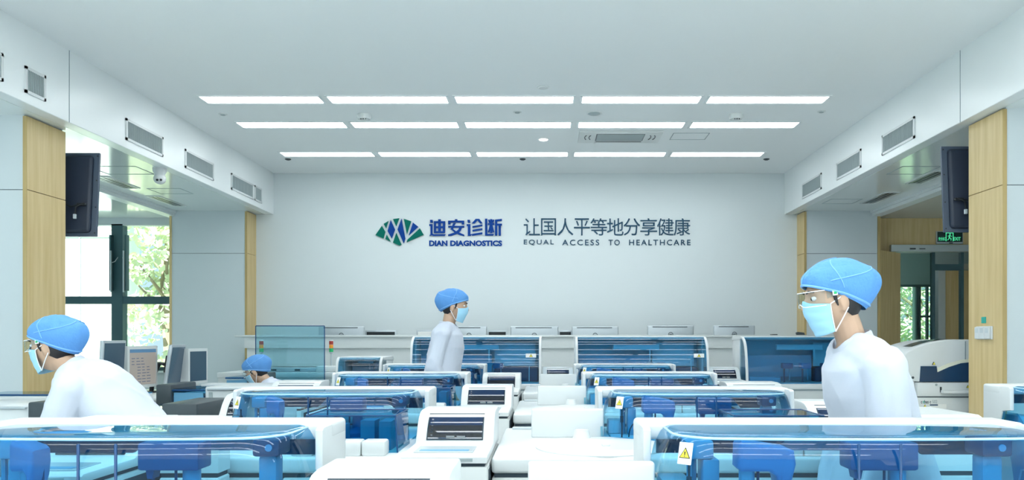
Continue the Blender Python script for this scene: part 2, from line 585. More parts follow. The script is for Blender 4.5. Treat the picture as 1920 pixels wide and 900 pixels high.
def tree(x, y, h, r, label, n=2600, mleaf=LEAF, seed=1, low=0.15):
    rnd = random.Random(seed)
    t = thing('tree', label, 'tree', (x, y, -0.15), 0, 'trees outside the windows')
    m = MB()
    m.tube([(0, 0, 0), (0.05, 0.02, h * .3), (-0.03, 0, h * .6), (0.02, 0, h * .8)], [0.12, 0.1, 0.07, 0.03])
    for k in range(6):
        a = k * 1.05
        m.tube([(0, 0, h * (.25 + .07 * k)), (math.cos(a) * r * .5, math.sin(a) * r * .5, h * (.35 + .08 * k))], [0.04, 0.015], 6)
    m.build('trunk', BARK, t)
    m = MB()
    blobs = [(rnd.uniform(-r, r) * .7, rnd.uniform(-r, r) * .6, rnd.uniform(low, 1) * h, rnd.uniform(.25, .5) * r) for _ in range(26)]
    for _ in range(n):
        bx, by, bz, br = rnd.choice(blobs)
        v = Vector((rnd.gauss(0, 1), rnd.gauss(0, 1), rnd.gauss(0, 1))).normalized() * br * rnd.uniform(.6, 1.05)
        c = Vector((bx, by, bz)) + v
        u = Vector((rnd.gauss(0, 1), rnd.gauss(0, 1), rnd.gauss(0, 1))).normalized()
        w_ = u.orthogonal().normalized()
        s = rnd.uniform(.05, .11)
        m.poly([c - u * s, c + w_ * s * .5, c + u * s, c - w_ * s * .5])
    m.build('crown', mleaf, t, smooth=0, recalc=False)


tree(-6.95, 14.3, 4.0, 1.0, 'leafy tree close behind the right window pane', 2400, LEAF2, 3)
tree(-8.6, 20.6, 6.5, 1.5, 'tall pale tree far behind the right window pane', 3600, LEAF2, 5)
tree(-7.8, 18.3, 5.0, 1.2, 'leafy tree in the middle distance behind the right window pane', 3200, LEAF, 8)
tree(8.1, 17.2, 4.4, 1.5, 'leafy tree outside the corridor window', 4200, LEAF2, 11)
fb = thing('building', 'white building outside the left window pane', 'building', (-11.3, 15.6, -0.15))
m = MB()
m.box(-2.4, 2.78, 0, 0.8, 0, 9)
m.build('facade', FACADE, fb)
m = MB()
for z in (2.2, 3.4, 4.6): m.box(-2.4, 2.75, -0.02, 0.0, z, z + 0.03)
for x in (-1.2, 0.2, 2.0): m.box(x, x + 0.03, -0.02, 0, 0, 9)
m.build('cladding_joint', SEAMG, fb)

# ------------------------------------------------------------------ ceiling lamps
RN = ['nearest the sign wall', 'in the middle ceiling row', 'in the third row from the sign wall']
PN = ['leftmost', 'second from left', 'centre', 'second from right', 'rightmost']
lampsrc = None
rows = [(10.09, 0), (8.70, 1), (7.78, 2), (4.9, 3), (3.5, 3), (2.1, 3), (0.7, 3), (-0.7, 3), (-2.1, 3)]
for d, r in rows:
    for k in range(5):
        x = -3.386 + 1.2468 * k + 0.56
        loc = (x, d, CZ)
        if r < 3:
            lab = f'white strip light, {PN[k]} of five {RN[r]}' if r != 1 else f'white strip light, {PN[k]} of five in the middle ceiling row'
        else:
            lab = 'white strip light overhead, nearer than the rows in view'
        if lampsrc is None:
            t = thing('strip_light', lab, 'ceiling light', loc, 0, 'recessed strip lights')
            m = MB()
            L, Wd = 0.58, 0.115
            m.prism([(-Wd - .02, 0.0), (-Wd - .02, -.008), (-Wd, -.008), (-Wd + .012, .0)], 'x', -L - .02, L + .02)
            m.prism([(Wd + .02, 0.0), (Wd + .02, -.008), (Wd, -.008), (Wd - .012, .0)], 'x', -L - .02, L + .02)
            m.box(-L - .02, -L, -Wd - .02, Wd + .02, -.008, 0)
            m.box(L, L + .02, -Wd - .02, Wd + .02, -.008, 0)
            m.build('frame', SOFF, t)
            MB().box(-L + .005, L - .005, -Wd + .01, Wd - .01, -.006, -.001, 0.002, 1).build('diffuser', LAMPM, t)
            lampsrc = t
        else:
            dup(lampsrc, loc, lab)


c_ = dup(lampsrc, (5.5, 12.5, 3.0), 'unseen strip light added in the corridor ceiling beyond the doorway')  # added lamp, out of view, brightens the dim corridor
for sx, xx in ((-1, -6.4), (1, 5.7)):  # added aisle lamps, out of view, lift the light beside the columns
    for yy in (0.6, 2.6, 4.6):
        dup(lampsrc, (xx, yy, SZ - .03), 'unseen strip light added to the %s aisle ceiling, nearer than the columns' % ('left' if sx < 0 else 'right'))


# side grilles in the soffits
def grille(x, y0, y1, s, label):
    yc = (y0 + y1) / 2
    t = thing('air_grille', label, 'air grille', (x, yc, 3.195), 0, 'air grilles in the soffits')
    hl, hz = (y1 - y0) / 2, 0.10
    a, b = (0, 0.012) if s > 0 else (-0.012, 0)
    m = MB()
    f = 0.022
    m.box(a, b, -hl, hl, hz - f, hz); m.box(a, b, -hl, hl, -hz, -hz + f)
    m.box(a, b, -hl, -hl + f, -hz, hz); m.box(a, b, hl - f, hl, -hz, hz)
    m.build('frame', WHITE, t)
    m = MB()
    n = max(6, int((y1 - y0) / 0.022))
    for k in range(n):
        yy = -hl + f + (2 * hl - 2 * f) * (k + .5) / n
        m.box(a * .9, b * .9, yy - .0035, yy + .0035, -hz + f, hz - f)
    m.build('louvres', GRILLE, t)
    MB().box(min(0, s * .003), max(0, s * .003), -hl + .01, hl - .01, -hz + .01, hz - .01).build('backing', GRILLE, t)


for i, (a, b) in enumerate(((7.31, 8.01), (8.50, 9.22), (9.74, 10.46))):
    grille(XL, a, b, 1, ['long air grille on the left soffit above the camera dome', 'second long air grille on the left soffit',
                         'third long air grille on the left soffit, beside a tiny one'][i])
grille(XL, 10.52, 10.77, 1, 'tiny square air grille at the far end of the left soffit')
grille(XL, 5.90, 6.14, 1, 'small faint air grille on the left soffit near the column')
grille(XL, 4.9, 5.66, 1, 'faint long air grille at the top left photo edge')
for i, (a, b) in enumerate(((7.245, 7.95), (8.49, 9.20), (9.72, 10.45))):
    grille(XR, a, b, -1, ['nearest and largest air grille on the right soffit', 'middle air grille on the right soffit', 'farthest air grille on the right soffit'][i])


# slot diffusers and access panels under the aisle ceilings
def slot(x0, x1, y0, y1, label):
    t = thing('slot_diffuser', label, 'air vent', ((x0 + x1) / 2, (y0 + y1) / 2, SZ), 0, 'slot diffusers in the aisle ceilings')
    hx, hy = (x1 - x0) / 2, (y1 - y0) / 2
    m = MB()
    for a, b, c, d in ((-hx - .02, -hx, -hy - .02, hy + .02), (hx, hx + .02, -hy - .02, hy + .02), (-hx, hx, -hy - .02, -hy), (-hx, hx, hy, hy + .02)):
        m.box(a, b, c, d, -.008, 0)
    m.build('frame', WHITE, t)
    MB().box(-hx, hx, -hy, hy, -.002, 0).build('dark_slot', BLACK, t)
    m = MB()
    for k in (-.35, 0, .35): m.box(k * 2 * hx - .006, k * 2 * hx + .006, -hy, hy, -.007, -.001)
    m.build('blade', METAL, t)


slot(-4.99, -4.83, 8.62, 9.26, 'dark slot diffuser in left aisle ceiling beside the television')
slot(-4.99, -4.85, 9.8, 10.5, 'dark slot diffuser in left aisle ceiling nearest the window')
slot(4.10, 4.25, 8.34, 8.97, 'dark slot diffuser in right aisle ceiling beside the television')
slot(4.10, 4.25, 9.56, 10.3, 'dark slot diffuser in right aisle ceiling by the far column')


def access(x0, x1, y0, y1, z, label):
    m = MB()
    e = .008
    for a, b, c, d in ((x0, x1, y0, y0 + e), (x0, x1, y1 - e, y1), (x0, x0 + e, y0, y1), (x1 - e, x1, y0, y1)):
        m.box(a, b, c, d, z - .003, z)
    o = m.build('hatch_frame', SEAMG, None)
    o.name = 'access_hatch'
    tag(o, label, 'ceiling hatch', 'access hatches')


access(-4.75, -4.25, 8.1, 8.5, SZ, 'square hatch outline in left aisle ceiling near television')
access(-4.75, -4.35, 9.3, 9.65, SZ, 'square hatch outline in left aisle ceiling past the camera dome')
access(3.65, 4.05, 8.1, 8.5, SZ, 'square hatch outline in right aisle ceiling near television')
access(3.6, 4.0, 10.0, 10.35, SZ, 'square hatch outline in right aisle ceiling by far column')
access(1.44, 1.86, 9.05, 9.35, CZ, 'flat access hatch in main ceiling beside the air conditioner')

# ceiling cassette air conditioner
t = thing('cassette_air_conditioner', 'white cassette air conditioner recessed between ceiling light rows', 'air conditioner', (0.835, 9.2, CZ))
m = MB().box(-.48, .48, -.25, .25, -.018, 0, .006, 2)
m.build('fascia', WHITE2, t)
m = MB()
for k in range(12):
    y = -.16 + k * .024
    m.box(-.27, .27, y, y + .014, -.026, -.017)
m.build('grille', GRILLE, t)
MB().box(-.28, .28, -.17, .14, -.0195, -.0175).build('grille_recess', DKGREY, t)
MB().box(-.27, .27, .17, .19, -.021, -.017).build('air_slot', DKGREY, t)
for s in (-1, 1):
    for q in (0, 1):
        pts = []
        for k in range(9):
            a = -1.1 + 2.2 * k / 8
            pts.append((s * (.33 + .05 * q) + s * .03 * math.cos(a), .1 * math.sin(a) - .02, -.019))
        MB().tube(pts, .006, 6).build('curved_outlet', DKGREY, t)


def disc(name, label, px, py, r, m1, m2, hang=0.02, cat='sensor', inner=0.6):
    d = 2.36 * F / (634 - py)
    t = thing(name, label, cat, (PX(px, d), d, CZ))
    MB().lathe([(0.001, 0), (r, 0), (r, -hang * .4), (r * .85, -hang), (0.001, -hang)], seg=24).build('housing', m1, t)
    MB().lathe([(0.001, -hang + .001), (r * inner, -hang + .001), (r * inner * .85, -hang - .006), (0.001, -hang - .006)], seg=20).build('lens', m2, t)
    return t


for px, lab in ((683, 'white smoke detector on ceiling left of centre'), (1380, 'white smoke detector on ceiling right of the round speaker')):
    t = disc('smoke_detector', lab, px, 215, .075, WHITE2, WHITE2, .05)
    t['group'] = 'smoke detectors'
    for k in range(3):
        MB().box(-.03 + k * .024, -.018 + k * .024, -.05, -.044, -.062, -.052).build('sensor_slot', DKGREY, t)
disc('ceiling_speaker', 'round grey faced ceiling speaker above the air conditioner', 1114, 212, .085, WHITE2, GRILLE, .008, 'speaker', .8)
disc('ceiling_speaker', 'faint round speaker in the ceiling above all light rows', 1018, 163, .06, WHITE2, WHITE2, .008, 'speaker', .8)
disc('downlight', 'small lit round downlight left of the air conditioner', 1019, 261, .065, WHITE2, DOWNM, .006, 'ceiling light', .85)
for px, py, lab in ((970, 210, 'small flat sprinkler plate at ceiling centre'), (418, 214, 'small flat sprinkler plate near the left soffit'), (1540, 209, 'small flat sprinkler plate near the right soffit')):
    disc('sprinkler_plate', lab, px, py, .045, WHITE2, GRILLE, .006, 'sprinkler')['group'] = 'sprinkler plates'
for px, lab in ((540, 'small dark ceiling sprinkler before the sign wall at left'), (980, 'small dark ceiling sprinkler before the sign wall at centre'), (1437, 'small dark ceiling sprinkler before the sign wall at right')):
    disc('sprinkler', lab, px, 298, .04, DKGREY, DKGREY, .012, 'sprinkler')['group'] = 'dark sprinklers'

# camera dome under the left soffit
t = thing('security_camera', 'white twin-lens camera dome hanging under the left soffit', 'camera', (-4.06, 8.22, SZ))
MB().lathe([(.001, 0), (.07, 0), (.068, -.03), (.05, -.06), (.05, -.075), (.001, -.075)], seg=24).build('mount', WHITE, t)
MB().ell((0, 0, -.105), (.062, .062, .06)).build('ball', WHITE, t)
for s in (-1, 1):
    MB().cyl((.02 + s * .018, -.05, -.125), (.025 + s * .02, -.066, -.13), .012).build('lens', BLACK, t)


# televisions hung behind the columns
def television(x0, x1, y, z0, z1, label, s, colback):
    t = thing('television', label, 'television', ((x0 + x1) / 2, y, z0))
    hw, h = (x1 - x0) / 2, z1 - z0
    M = Matrix.Rotation(-0.07, 4, 'X')
    MB().box(-hw, hw, 0.035, 0.06, 0, h, .004, 2).xform(M).build('flange', NAVYTV2, t)
    MB().box(-hw + .045, hw - .045, -0.0, 0.05, .03, h - .03, .03, 3).xform(M).build('back_shell', NAVYTV, t)
    MB().box(-hw + .008, hw - .008, .0585, .0625, .012, h - .012).xform(M).build('screen', SCREEN, t)
    for zz in (.03, .26, .5, h - .03):
        MB().cyl((s * (hw - .015), .036, zz), (s * (hw - .015), .031, zz), .006, seg=8).xform(M).build('screw', BLACK, t)
    m = MB()
    m.box(-s * .02 - .12, -s * .02 + .12, colback - y + .002, .03, h * .42, h * .58, .005, 1)
    m.xform(Matrix.Identity(4)).build('wall_bracket', DKGREY, t)
    xx = s * (hw - .14)
    m = MB()
    m.tube([(s * (hw - .3), -.02, h * .42), (xx - s * .05, -.03, h * .33), (xx + s * .03, -.028, h * .36)], .006, 6)
    m.tube([(xx + s * .06, -.025, h * .37), (xx, -.03, h * .33), (xx - s * .01, -.03, h * .24)], .007, 6)
    m.box(min(xx + s * .0, xx + s * .08), max(xx, xx + s * .08), -.03, -.005, h * .345, h * .375, .004, 1)
    m.build('cable', BLACK, t)
    MB().box(xx - s * .01 - .012, xx - s * .01 + .012, -.04, -.02, h * .19, h * .245, .003, 1).build('plug', GREYP, t)


television(-5.17, -3.985, 6.90, 2.15, 2.90, 'dark television hung behind the left column, back showing', 1, 6.73)
television(3.39, 4.58, 6.70, 2.16, 2.91, 'dark television hung behind the right column, back showing', -1, 6.53)
# ------------------------------------------------------------------ sign wall lettering
SY = WY - 0.004


def wx(px): return PX(px, WY)
def wz(py): return PZ(py, WY)


FAN = thing('fan_emblem', 'green and blue fan shaped emblem on the sign wall', 'wall emblem', (wx(750), SY, wz(462)))
o0 = FAN.location
K6 = 14.06
fac = [('g', [(65, 548), (232, 308), (322, 462), (270, 640)]), ('g', [(280, 255), (400, 182), (342, 368)]),
       ('b', [(465, 155), (578, 405), (492, 640), (382, 445)]), ('g', [(325, 655), (360, 540), (465, 725)]),
       ('g', [(525, 128), (688, 108), (608, 315)]), ('b', [(748, 118), (848, 640), (806, 765), (645, 402)]),
       ('g', [(524, 748), (612, 492), (748, 800), (695, 825)]), ('g', [(810, 120), (1002, 185), (890, 520)]),
       ('b', [(1052, 220), (1188, 328), (942, 555)]), ('g', [(1232, 372), (1330, 538), (885, 738), (908, 668)])]
for c, pts in fac:
    q = [(wx(700 + x / K6) - o0.x, wz(402 + y / K6) - o0.z) for x, y in pts]
    MB().prism(q, 'y', -0.02, 0.004).build('emblem_facet', LOGOB if c == 'b' else LOGOG, FAN, smooth=0)

# heavy company characters, drawn stroke by stroke
K5 = 7.111
CH = [
    ('drop_character', [[(828, 125), (862, 125), (868, 162), (834, 162)], [(820, 182), (862, 182), (862, 308), (880, 318), (1035, 316), (1022, 338), (870, 338), (852, 330), (824, 338), (824, 326), (836, 318), (836, 206), (820, 206)],
      [(880, 143), (1030, 143), (1030, 168), (880, 168)], [(880, 143), (908, 143), (908, 300), (880, 300)], [(1000, 143), (1030, 143), (1030, 288), (1020, 300), (1000, 300)],
      [(880, 210), (1030, 210), (1030, 234), (880, 234)], [(880, 276), (1030, 276), (1026, 300), (880, 300)], [(938, 118), (972, 118), (972, 300), (938, 300)]]),
    ('roof_character', [[(1160, 116), (1192, 116), (1194, 136), (1160, 136)], [(1070, 135), (1284, 135), (1284, 185), (1252, 185), (1252, 160), (1102, 160), (1102, 185), (1070, 185)],
      [(1072, 205), (1284, 205), (1284, 228), (1072, 228)], [(1138, 168), (1172, 168), (1150, 206), (1134, 252), (1102, 252), (1124, 206)],
      [(1102, 245), (1134, 245), (1170, 272), (1212, 292), (1284, 322), (1284, 342), (1212, 322), (1156, 292)], [(1220, 226), (1252, 226), (1242, 262), (1200, 306), (1110, 338), (1070, 338), (1070, 320), (1150, 296), (1206, 256)]]),
    ('speech_character', [[(1326, 125), (1358, 125), (1366, 162), (1334, 162)], [(1318, 182), (1366, 182), (1366, 318), (1384, 312), (1384, 322), (1366, 338), (1332, 338), (1332, 206), (1318, 206)],
      [(1436, 112), (1486, 112), (1530, 172), (1494, 172), (1460, 130), (1424, 172), (1386, 172)], [(1394, 208), (1526, 186), (1526, 206), (1394, 230)],
      [(1394, 258), (1526, 236), (1526, 258), (1394, 280)], [(1388, 312), (1526, 290), (1526, 316), (1388, 336)]]),
    ('axe_character', [[(1562, 110), (1592, 110), (1592, 312), (1680, 312), (1668, 334), (1562, 334)], [(1600, 168), (1684, 168), (1684, 190), (1600, 190)], [(1628, 116), (1658, 116), (1658, 300), (1628, 300)],
      [(1602, 122), (1622, 122), (1632, 160), (1612, 160)], [(1664, 122), (1684, 122), (1674, 160), (1654, 160)], [(1626, 190), (1640, 190), (1620, 290), (1600, 290)], [(1646, 190), (1660, 190), (1684, 290), (1664, 290)],
      [(1694, 122), (1786, 112), (1786, 136), (1724, 144), (1724, 176), (1786, 176), (1786, 200), (1772, 200), (1772, 334), (1742, 334), (1742, 200), (1724, 200), (1724, 334), (1694, 334)]]),
]
NAME = thing('company_lettering', 'heavy blue Chinese characters right of the fan emblem', 'wall lettering', (wx(873), SY, wz(443)))
o1 = NAME.location
for nm, strokes in CH:
    m = MB()
    for i, st in enumerate(strokes):
        q = [(wx(690 + x / K5) - o1.x, wz(395 + y / K5) - o1.z) for x, y in st]
        m.prism(q, 'y', -0.018 - 0.0003 * i, 0.004)
    m.build('character', LOGOB, NAME, smooth=0)


def words(ws, py0, py1, m, off, label, spacing):
    h = wz(py0) - wz(py1)
    t = thing('latin_lettering', label, 'wall lettering', (wx(ws[0][1]), SY, wz(py1)))
    for s, a, b in ws:
        mb = text_mb(s, 0.1, 0.012, off, spacing, wx(b) - wx(a), h)
        mb.xform(Matrix.Translation((wx(a) - t.location.x, 0.004, 0)))
        mb.build('word', m, t, smooth=0, recalc=False)


words((('DIAN', 804.9, 839), ('DIAGNOSTICS', 844.3, 941.4)), 451, 461.5, LOGOB, 0.0042, 'bold blue Latin capitals under the heavy blue characters', 1.0)
words((('EQUAL', 982.2, 1038.4), ('ACCESS', 1054.2, 1123.5), ('TO', 1141, 1162), ('HEALTHCARE', 1179.7, 1294.5)), 449.5, 460, LOGOS, 0.0006, 'thin spaced slate capitals under the slogan characters', 1.3)
SLO = thing('slogan_lettering', 'slim slate Chinese slogan characters on the sign wall', 'wall lettering', (wx(1138), SY, wz(443)))
xs = [(982, 1012.5), (1014.5, 1042.5), (1045, 1075), (1076, 1106), (1107, 1138), (1138, 1169), (1169, 1200), (1200.5, 1232), (1232, 1263), (1263.5, 1294)]
for ch, (a, b) in zip('让国人平等地分享健康', xs):
    mb = text_mb(ch, 0.24, 0.012, 0.0, 1, wx(b) - wx(a), wz(409.5) - wz(441.5))
    mb.xform(Matrix.Translation((wx(a) - SLO.location.x, 0.004, wz(441.5) - SLO.location.z)))
    mb.build('character', LOGOS, SLO, smooth=0, recalc=False)

# exit sign
EY = 11.42
ex = thing('exit_sign', 'green glowing exit sign on the oak wall above the door', 'exit sign', (PX(1779, EY), EY, PZ(458, EY)))
sc_ = EY / F
w_, h_ = 50 * sc_, 24 * sc_
MB().box(-w_ / 2, w_ / 2, -.03, 0, 0, h_, .004, 1).build('case', SILVER, ex)
MB().box(-w_ / 2 + .012, w_ / 2 - .012, -.033, -.029, .03, h_ - .01).build('face', EXITD, ex)
m = MB()
for s, xa, xb in (('安全出口', -.165, -.06), ('EXIT', .05, .155)):
    q = text_mb(s, .05, .002, 0.0008, 1, xb - xa, .05)
    q.xform(Matrix.Translation((xa, -.033, .05)))
    tmp = bpy.data.meshes.new('t'); q.bm.to_mesh(tmp); m.bm.from_mesh(tmp); bpy.data.meshes.remove(tmp)
m.build('sign_text', EXITG, ex, smooth=0, recalc=False)
m = MB()
m.box(-.062, -.052, -.036, -.033, .04, .165); m.box(.04, .05, -.036, -.033, .04, .165); m.box(-.062, .05, -.036, -.033, .155, .165)
m.ell((.0, -.0345, .142), (.011, .002, .011), 10, 6)
for a, b, r in (((-.004, .128), (-.012, .092), .009), ((-.012, .092), (.016, .078), .006), ((.016, .078), (.012, .05), .006), ((-.012, .092), (-.02, .066), .006), ((-.02, .066), (-.042, .058), .006), ((-.004, .125), (.024, .108), .005), ((-.004, .125), (-.032, .112), .005)):
    m.tube([(a[0], -.0345, a[1]), (b[0], -.0345, b[1])], r * .8, 6)
m.build('running_figure', EXITG, ex)
MB().box(-.01, .04, -.033, -.03, .008, .022).build('indicator', BLACK, ex)

# ------------------------------------------------------------------ reception counter and screens behind it
ct = thing('counter', 'long white two-tier counter in front of the sign wall', 'counter', (-0.34, 10.2, 0))
MB().box(-3.72, 3.70, -.03, .46, 1.262, 1.29, .006, 2).build('counter_top', WHITE2, ct)
MB().box(-3.60, 3.62, 0, .40, 1.12, 1.262).build('upper_panel', WHITE2, ct)
MB().box(-3.58, 3.60, 0.035, .40, .88, 1.12).build('middle_panel', WHITE2, ct)
MB().box(-3.62, 3.62, -.02, .40, 0, .875, .004, 1).build('lower_panel', WHITE2, ct)
rd = thing('rear_desk', 'white desk carrying the monitors between counter and sign wall', 'desk', (-0.34, 10.2, 0))
MB().box(-3.60, 3.62, .47, 1.0, .86, .90).build('desktop', WHITE2, rd)
MB().box(-3.5, 3.5, .50, .96, 0, .86).build('cabinet', GREYP, rd)


def aio(px0, px1, pytop, label, d=10.82):
    x0, x1 = PX(px0, d), PX(px1, d)
    zt = PZ(pytop, d)
    t = thing('computer_monitor', label, 'monitor', ((x0 + x1) / 2, d, .90), 0, 'silver monitors behind the counter')
    hw = (x1 - x0) / 2
    h = zt - .9
    MB().box(-hw, hw, 0, .045, h - .40, h, .018, 3).build('back_shell', SILVER, t)
    MB().box(-hw + .012, hw - .012, .044, .05, h - .385, h - .015).build('screen', SCREEN, t)
    MB().box(-hw + .07, hw - .09, -.002, .004, h - .028, h - .017).build('vent_slot', DKGREY, t)
    pts = [(math.cos(a) * .03, -.003, h - .125 + math.sin(a) * .03) for a in [k * PI / 8 for k in range(17)]]
    m = MB().tube(pts, .004, 6)
    m.box(-.018, .018, -.006, .001, h - .13, h - .12)
    m.build('emblem_ring', DKGREY, t)
    MB().box(-.06, .06, -.06, .0, h - .42, h - .19, .01, 1).build('stand_neck', SILVER, t)
    MB().box(-.14, .14, -.10, .1, 0, .014, .004, 1).build('stand_foot', SILVER, t)
    MB().box(-.04, .04, -.05, -.0, .012, max(.03, h - .4)).build('stand_post', SILVER, t)


aio(597, 683, 611.5, 'silver monitor back above the counter, leftmost, beside the blue screen')
aio(846, 913, 611.5, 'silver monitor back rising behind the walking person')
aio(957, 1047, 611.5, 'silver monitor back above the counter, first right of the walking person')
aio(1072, 1160, 611.5, 'silver monitor back above the gap between big hoods')
aio(1214, 1301, 610, 'silver monitor back above the middle big hood')
aio(1338, 1416, 609.5, 'darker silver monitor back, rightmost on the counter')


def darkscreen(px0, px1, pytop, label, paper=False):
    d = 11.0
    x0, x1 = PX(px0, d), PX(px1, d)
    h = PZ(pytop, d) - .9
    hw = (x1 - x0) / 2
    t = thing('computer_screen', label, 'monitor', ((x0 + x1) / 2, d, .90), 0, 'dark screens behind the counter')
    MB().box(-hw, hw, 0, .03, h - .3, h, .006, 2).build('bezel', SILVER, t)
    MB().box(-hw + .02, hw - .02, -.004, .002, h - .28, h - .025).build('display', LABELW if paper else BLACK, t)
    MB().box(-.03, .03, .01, .04, 0, h - .28).build('stand_post', BLACK, t)
    MB().box(-.1, .1, -.06, .1, 0, .012, .003, 1).build('stand_foot', BLACK, t)


darkscreen(685, 743, 619, 'low black screen right of the leftmost silver monitor')
darkscreen(781, 832, 618.5, 'low screen with a pale display left of the walking person', True)
darkscreen(914, 951, 619, 'low black screen right of the walking person')
darkscreen(1047, 1073, 619, 'small black device between two silver monitors')
m = MB().box(-.035, .035, -.06, .06, 0, .012, .004, 1)
tag(m.build('telephone_handset', BLACK, None, (PX(1450, 10.4), 10.38, 1.29)), 'small black object lying on the right end of the counter', 'handset')
t = thing('stapler', 'dark rounded object at the far right end of the counter', 'stapler', (PX(1500, 10.4), 10.4, 1.29))
MB().box(-.05, .06, -.02, .02, 0, .014, .005, 2).build('stapler_base', DKGREY, t)
MB().prism([(-.055, .014), (.06, .014), (.05, .034), (-.03, .042), (-.055, .034)], 'y', -.018, .018, .004).build('stapler_arm', DKGREY, t)

# switches on the right near column (oak face looks to -x)
t = thing('switch_panel', 'row of three white wall controllers on the oak column', 'wall switch', (3.49, 6.30, 1.24))
MB().box(-.012, 0, -.13, .10, 0, .105, .003, 1).build('back_plate', WHITE, t)
for k in range(3):
    yy = -.12 + k * .072
    c = MB().box(-.03, -.011, yy, yy + .066, .004, .10, .004, 1).build('controller', WHITE, t)
    MB().box(-.032, -.0295, yy + .014, yy + .052, .052, .09).build('display', GREYP, c)
tag(MB().box(-.003, 0, -.03, .035, 0, .05).build('wall_tag', TEALT, None, (3.49, 6.30, 1.37)), 'small teal tag above the wall controllers', 'tag')
# ------------------------------------------------------------------ hood analyzers (rows of blue domed machines)
def plan(W, yb, r, bulge, n=8, ins=0.0):
    """hood outline seen from above: back left, round the two front corners, back right"""
    pts = [(ins, yb)]
    for k in range(n + 1):
        a = PI + (PI / 2) * k / n
        pts.append((r + (r - ins) * math.cos(a), r + (r - ins) * math.sin(a)))
    for k in range(1, 12):
        x = r + (W - 2 * r) * k / 12
        pts.append((x, ins))
    for k in range(n + 1):
        a = 1.5 * PI + (PI / 2) * k / n
        pts.append((W - r + (r - ins) * math.cos(a), r + (r - ins) * math.sin(a)))
    pts.append((W - ins, yb))
    return [(x, y - bulge * math.sin(PI * min(1, max(0, x / W))) if y < yb - 1e-6 else y) for x, y in pts]


